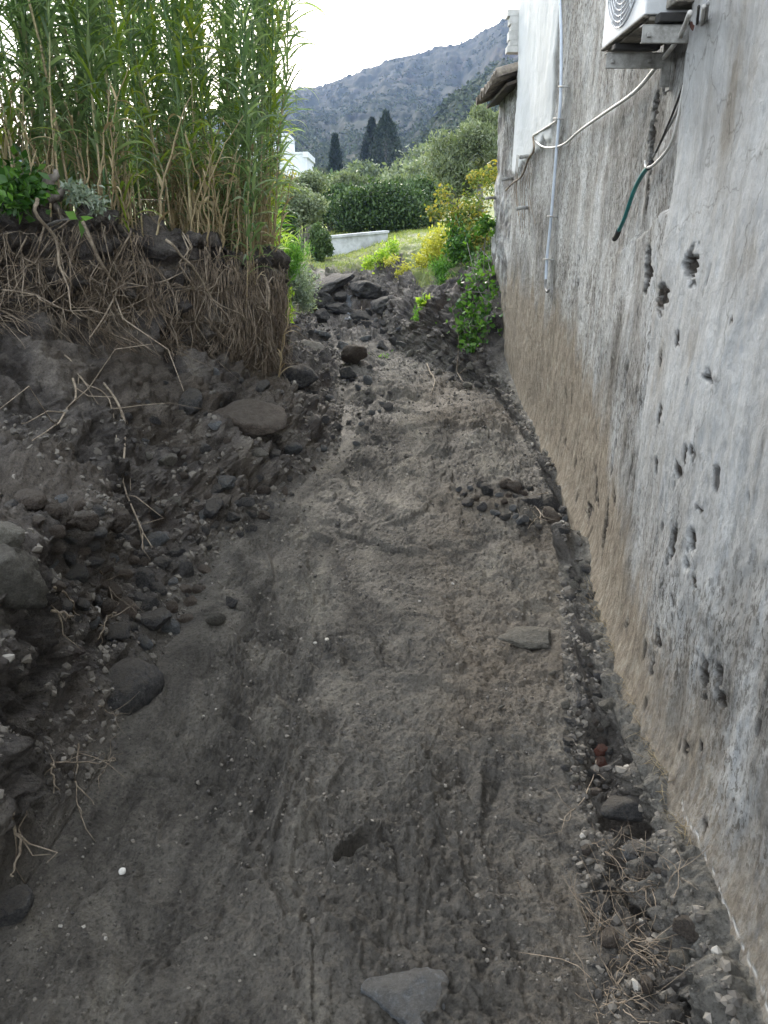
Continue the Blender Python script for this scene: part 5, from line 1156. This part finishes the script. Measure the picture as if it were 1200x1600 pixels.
# ------------------------------------------------------------------ things on the wall
def spline(P, n):
    P = np.array([tuple(p) for p in P], float); k = len(P); s = np.linspace(0, k-1, n); out = []
    for t in s:
        i = min(int(t), k-2); f = t-i; p0, p1, p2, p3 = P[max(i-1, 0)], P[i], P[i+1], P[min(i+2, k-1)]
        out.append(.5*((2*p1)+(-p0+p2)*f+(2*p0-5*p1+4*p2-p3)*f*f+(-p0+3*p1-3*p2+p3)*f**3))
    return np.array(out)
M_acw = mat_plain('aged white enamel', (.50, .52, .53), (.66, .68, .69), 5, .5, bmp=.08)
M_acd = mat_plain('grimy underside', (.05, .045, .035), (.26, .24, .20), 16, .85, bmp=.5)
M_brk = mat_plain('dirty painted steel', (.16, .155, .14), (.38, .38, .36), 18, .7, bmp=.3)
M_pvc = mat_plain('pale blue plastic pipe', (.46, .52, .60), (.60, .66, .74), 6, .45, bmp=.1)
M_cab = mat_plain('dusty white cable', (.40, .39, .36), (.60, .59, .56), 12, .55, bmp=.1)
M_cabg = mat_plain('grey cable', (.15, .15, .145), (.30, .30, .29), 12, .6, bmp=.1)
M_hose = mat_plain('teal garden hose', (.01, .11, .11), (.02, .19, .18), 10, .4, bmp=.1)
M_blk = mat_plain('black rubber', (.015, .015, .015), (.035, .033, .03), 10, .7, bmp=.2)
ac = thing('air_conditioner', 'white outdoor air conditioning unit on dirty brackets high on the wall', 'air conditioner', (.91, 2.98, 2.2))
def apart(name, mb, mat, parent=ac, sm=False):
    for i, v in enumerate(mb.V): mb.V[i] = v-np.array([.91, 2.98, 2.2])
    o = link(name, mb.mesh(name, mat, sm), parent)
    if len(o.data.vertices) < 900:
        bv = o.modifiers.new('bevel', 'BEVEL'); bv.width = .004; bv.segments = 2; bv.limit_method = 'ANGLE'
    return o
b = MB(); b.box((.80, 2.74, 2.205), (.985, 3.24, 2.80)); apart('casing', b, M_acw)
b = MB(); b.box((.795, 2.745, 2.196), (.815, 3.235, 2.204)); b.box((.817, 2.75, 2.19), (.98, 3.23, 2.203)); apart('base_pan', b, M_acd)
b = MB()
for r_ in np.linspace(.03, .215, 12):
    th = np.linspace(0, 2*math.pi, 41); b.tube(np.stack([np.full(41, .794), 2.99+r_*np.cos(th), 2.44+r_*np.sin(th)], -1), .0022, 4)
for a_ in np.linspace(0, math.pi, 7)[:-1]: b.tube([(.7935, 2.99-.215*math.cos(a_), 2.44-.215*math.sin(a_)), (.7935, 2.99+.215*math.cos(a_), 2.44+.215*math.sin(a_))], .002, 4)
fg = apart('fan_grille', b, M_acw)
b = MB(); th = np.linspace(0, 2*math.pi, 49)[:-1]; V = [(.7985, 2.99, 2.44)]+[(.7985, 2.99+.215*math.cos(t_), 2.44+.215*math.sin(t_)) for t_ in th]
b.add(V, [(0, 1+(i+1) % 48, 1+i, 1+i) for i in range(48)]); apart('fan_opening', b, mat_plain('grey fan recess', (.26, .27, .29), (.34, .35, .37), 5, .8))
for yb in (2.70, 3.10):
    xw = float(wallx(yb)); b = MB()
    b.box((.785, yb-.002, 2.12), (xw-.01, yb+.002, 2.165)); b.box((.785, yb+.0025, 2.166), (xw-.01, yb+.034, 2.170)); b.box((.785, yb+.0025, 2.12), (xw-.01, yb+.012, 2.124))
    b.box((xw-.045, yb-.003, 2.06 if yb > 3 else 2.11), (xw-.012, yb+.001, 2.30)); b.box((xw-.012, yb-.01, 2.05), (xw+.0, yb+.035, 2.34))
    for xb in (.80, .93): b.box((xb, yb-.012, 2.135), (xb+.012, yb-.0025, 2.147))
    apart('bracket', b, M_brk)
b = MB(); b.box((.80, 3.06, 2.171), (.96, 3.10, 2.19)); apart('rubber_mount', b, M_blk)
b = MB(); b.box((.83, 2.69, 2.175), (.975, 2.735, 2.20)); apart('rubber_mount', b, M_blk)
b = MB(); b.box((.86, 2.64, 2.215), (.985, 2.736, 2.26)); apart('valve_cover', b, M_acd)
b = MB(); b.tube(spline([wpt(1094, 45, .05), wpt(1090, 40, .05), wpt(1088, 36, .05)], 5), .02, 10); apart('valve_cap', b, M_brick, sm=True)
def cable(pts_, r, mat, name, label, cat='cable', n=60, ns=8):
    m1 = MB(); m1.tube(spline(pts_, n), r, ns); return tag(link(name, m1.mesh(name, mat)), label, cat)
W2 = lambda L, off=.02: [wpt(a_, b_, off if len(q_ := ()) == 0 else off) for a_, b_ in L]
cable([wpt(1078, 20, .12), wpt(1060, 60, .08)] + W2([(1025, 105), (990, 145), (940, 180), (905, 205), (880, 226), (855, 231), (840, 224), (833, 213), (845, 205), (871, 188)], .025), .0078, M_cab, 'conduit', 'white bent conduit running from the air conditioner to the pale blue pipe')
pp_ = thing('drain_pipe', 'thin pale blue plastic pipe running down the wall', 'pipe', wpt(875, 150, .02)); o0 = np.array(pp_.location)
m1 = MB(); m1.tube(spline([wpt(874, -60, .025)]+W2([(875, 0), (877, 60), (876, 150), (872, 205), (862, 330), (855, 400), (853, 438)], .028), 60)-o0, .0105, 10); link('pipe', m1.mesh('pipe', M_pvc), pp_)
m1 = MB(); m1.tube(spline(W2([(853, 436), (852, 448), (855, 456), (858, 452)], .03), 12)-o0, .009, 8); link('pipe_end', m1.mesh('pipe_end', M_cabg), pp_)
for (a_, b_) in ((882, 135), (874, 185), (864, 338), (858, 405)):
    m1 = MB(); m1.tube([np.array(wpt(a_-9, b_, .03))-o0, np.array(wpt(a_-4, b_, .04))-o0, np.array(wpt(a_+6, b_+1, .012))-o0], .005, 6); link('clip', m1.mesh('clip', M_brk), pp_)
cable([wpt(1100, 10, .12)]+W2([(1092, 60), (1072, 120), (1058, 190), (1045, 230), (1022, 257), (1010, 261), (1008, 252)], .035), .0055, M_cab, 'cable', 'pale cable looping down the wall to the top of the teal hose')
cable([wpt(1092, 10, .12)]+W2([(1086, 60), (1075, 110), (1050, 180), (1025, 238)], .03), .004, M_blk, 'cable', 'thin black cable hanging from the air conditioner into the cracked plaster')
cable([wpt(1106, 5, .12)]+W2([(1098, 60), (1078, 115), (1060, 170), (1036, 215), (1020, 246)], .025), .0045, M_cabg, 'cable', 'thin grey cable hanging beside the thin black cable')
hz = thing('hose', 'short teal hose hanging on the wall below the cables', 'hose', wpt(990, 300, .03)); o0 = np.array(hz.location)
m1 = MB(); m1.tube(spline(W2([(1014, 260), (1003, 274), (990, 300), (975, 343), (966, 362)], .03), 30)-o0, .0088, 10); link('tube', m1.mesh('tube', M_hose), hz)
m1 = MB(); m1.tube(spline(W2([(967, 359), (964, 368), (960, 373)], .03), 6)-o0, .0125, 9); link('nozzle', m1.mesh('nozzle', M_blk), hz)
m1 = MB(); m1.tube(spline(W2([(1018, 254), (1013, 262)], .03), 5)-o0, .0105, 9); link('joint', m1.mesh('joint', M_blk), hz)
# dead root on the broken plaster edge
rng = np.random.default_rng(840); m1 = MB()
for k in range(16):
    L = [(1076, 328), (1068, 345), (1052, 358), (1035, 366), (1010, 380)]; L = [(a_+rng.normal()*5, b_+rng.normal()*5) for a_, b_ in L][:rng.integers(2, 6)]
    m1.tube(spline(W2(L, .02+rng.random()*.02), 10), np.linspace(.005, .002, 10)*rng.uniform(.4, 1.2), 5)
m1.tube(spline(W2([(1072, 336), (1062, 325), (1053, 310)], .04), 6), .003, 5); m1.tube(spline(W2([(1056, 350), (1048, 380), (1044, 410)], .02), 6), .002, 5)
tag(link('dead_root', m1.mesh('dead_root', mat_plain('black dead root', (.025, .02, .018), (.09, .075, .065), 20, .9))), 'black dead root clinging to the broken plaster edge', 'root')
m1 = MB(); m1.tube(spline(W2([(833, 214), (834, 235), (826, 248), (815, 275), (800, 287), (790, 298)], .04), 40), .008, 7)
for k in range(10):
    x0 = rng.uniform(803, 835); m1.tube(spline(W2([(x0, 240+rng.random()*40), (x0-4, 300), (max(796, x0+rng.normal()*5), 330+rng.random()*60)], .025), 12), .0022, 4)
tag(link('dry_vine', m1.mesh('dry_vine', M_rootd)), 'dry stringy vine wound along the broken edge of the pale panel', 'vine')
for (a_, b_, c_, d_, lb) in ((822, 243, 846, 246, 'upper iron pipe stub poking from the wall under the pale panel'), (795, 279, 810, 280, 'middle pipe stub at the lower left corner of the pale panel'), (768, 310, 782, 308, 'lowest pale pipe stub at the left end of the dry vine'), (822, 325, 834, 324, 'dark pipe stub sticking out right of the dry vine')):
    p1 = wpt((a_+c_)/2, (b_+d_)/2, -.02); m1 = MB(); q = np.array(p1); m1.tube([q, q+[-.06, -.02, 0], q+[-.12, -.05, -.01]], .016, 10); tag(link('pipe_stub', m1.mesh('pipe_stub', M_brk)), lb, 'pipe')
# trickle of water in the rocky step
m1 = MB(); V = []; xs = np.linspace(540, 550, 12); ys_ = np.linspace(462, 500, 16)
for b_ in ys_:
    for a_ in xs:
        p, n_ = hit(a_+2*math.sin(b_*.4), b_); V.append(tuple(p + n_*.012) if p else (0, 12, .4))
F = [(j*12+i, j*12+i+1, (j+1)*12+i+1, (j+1)*12+i) for j in range(15) for i in range(11)]
m1.add(V, F); mw, n_w, l_w, p_w = mat_new('clear water'); p_w.inputs['Base Color'].default_value = (.10, .11, .12, 1); p_w.inputs['Roughness'].default_value = .3
l_w.new(bump(n_w, l_w, noise(n_w, l_w, coords(n_w, l_w), 30, 5), .8, .02), p_w.inputs['Normal'])
tag(link('water', m1.mesh('water', mw)), kind='structure')

# ------------------------------------------------------------------ haze
hb_ = MB(); hb_.box((-700, -12, -12), (700, 790, 240)); me = hb_.mesh('haze', None, False)
mh = bpy.data.materials.new('haze'); mh.use_nodes = True; nh = mh.node_tree.nodes; nh.clear()
oh = nh.new('ShaderNodeOutputMaterial'); vh = nh.new('ShaderNodeVolumePrincipled'); vh.inputs['Color'].default_value = (.38, .54, .97, 1); vh.inputs['Density'].default_value = .00034
vh.inputs['Anisotropy'].default_value = .3; mh.node_tree.links.new(vh.outputs[0], oh.inputs['Volume']); me.materials.append(mh)
tag(link('haze', me), 'pale blue haze in the air towards the hill', 'haze', kind='stuff')
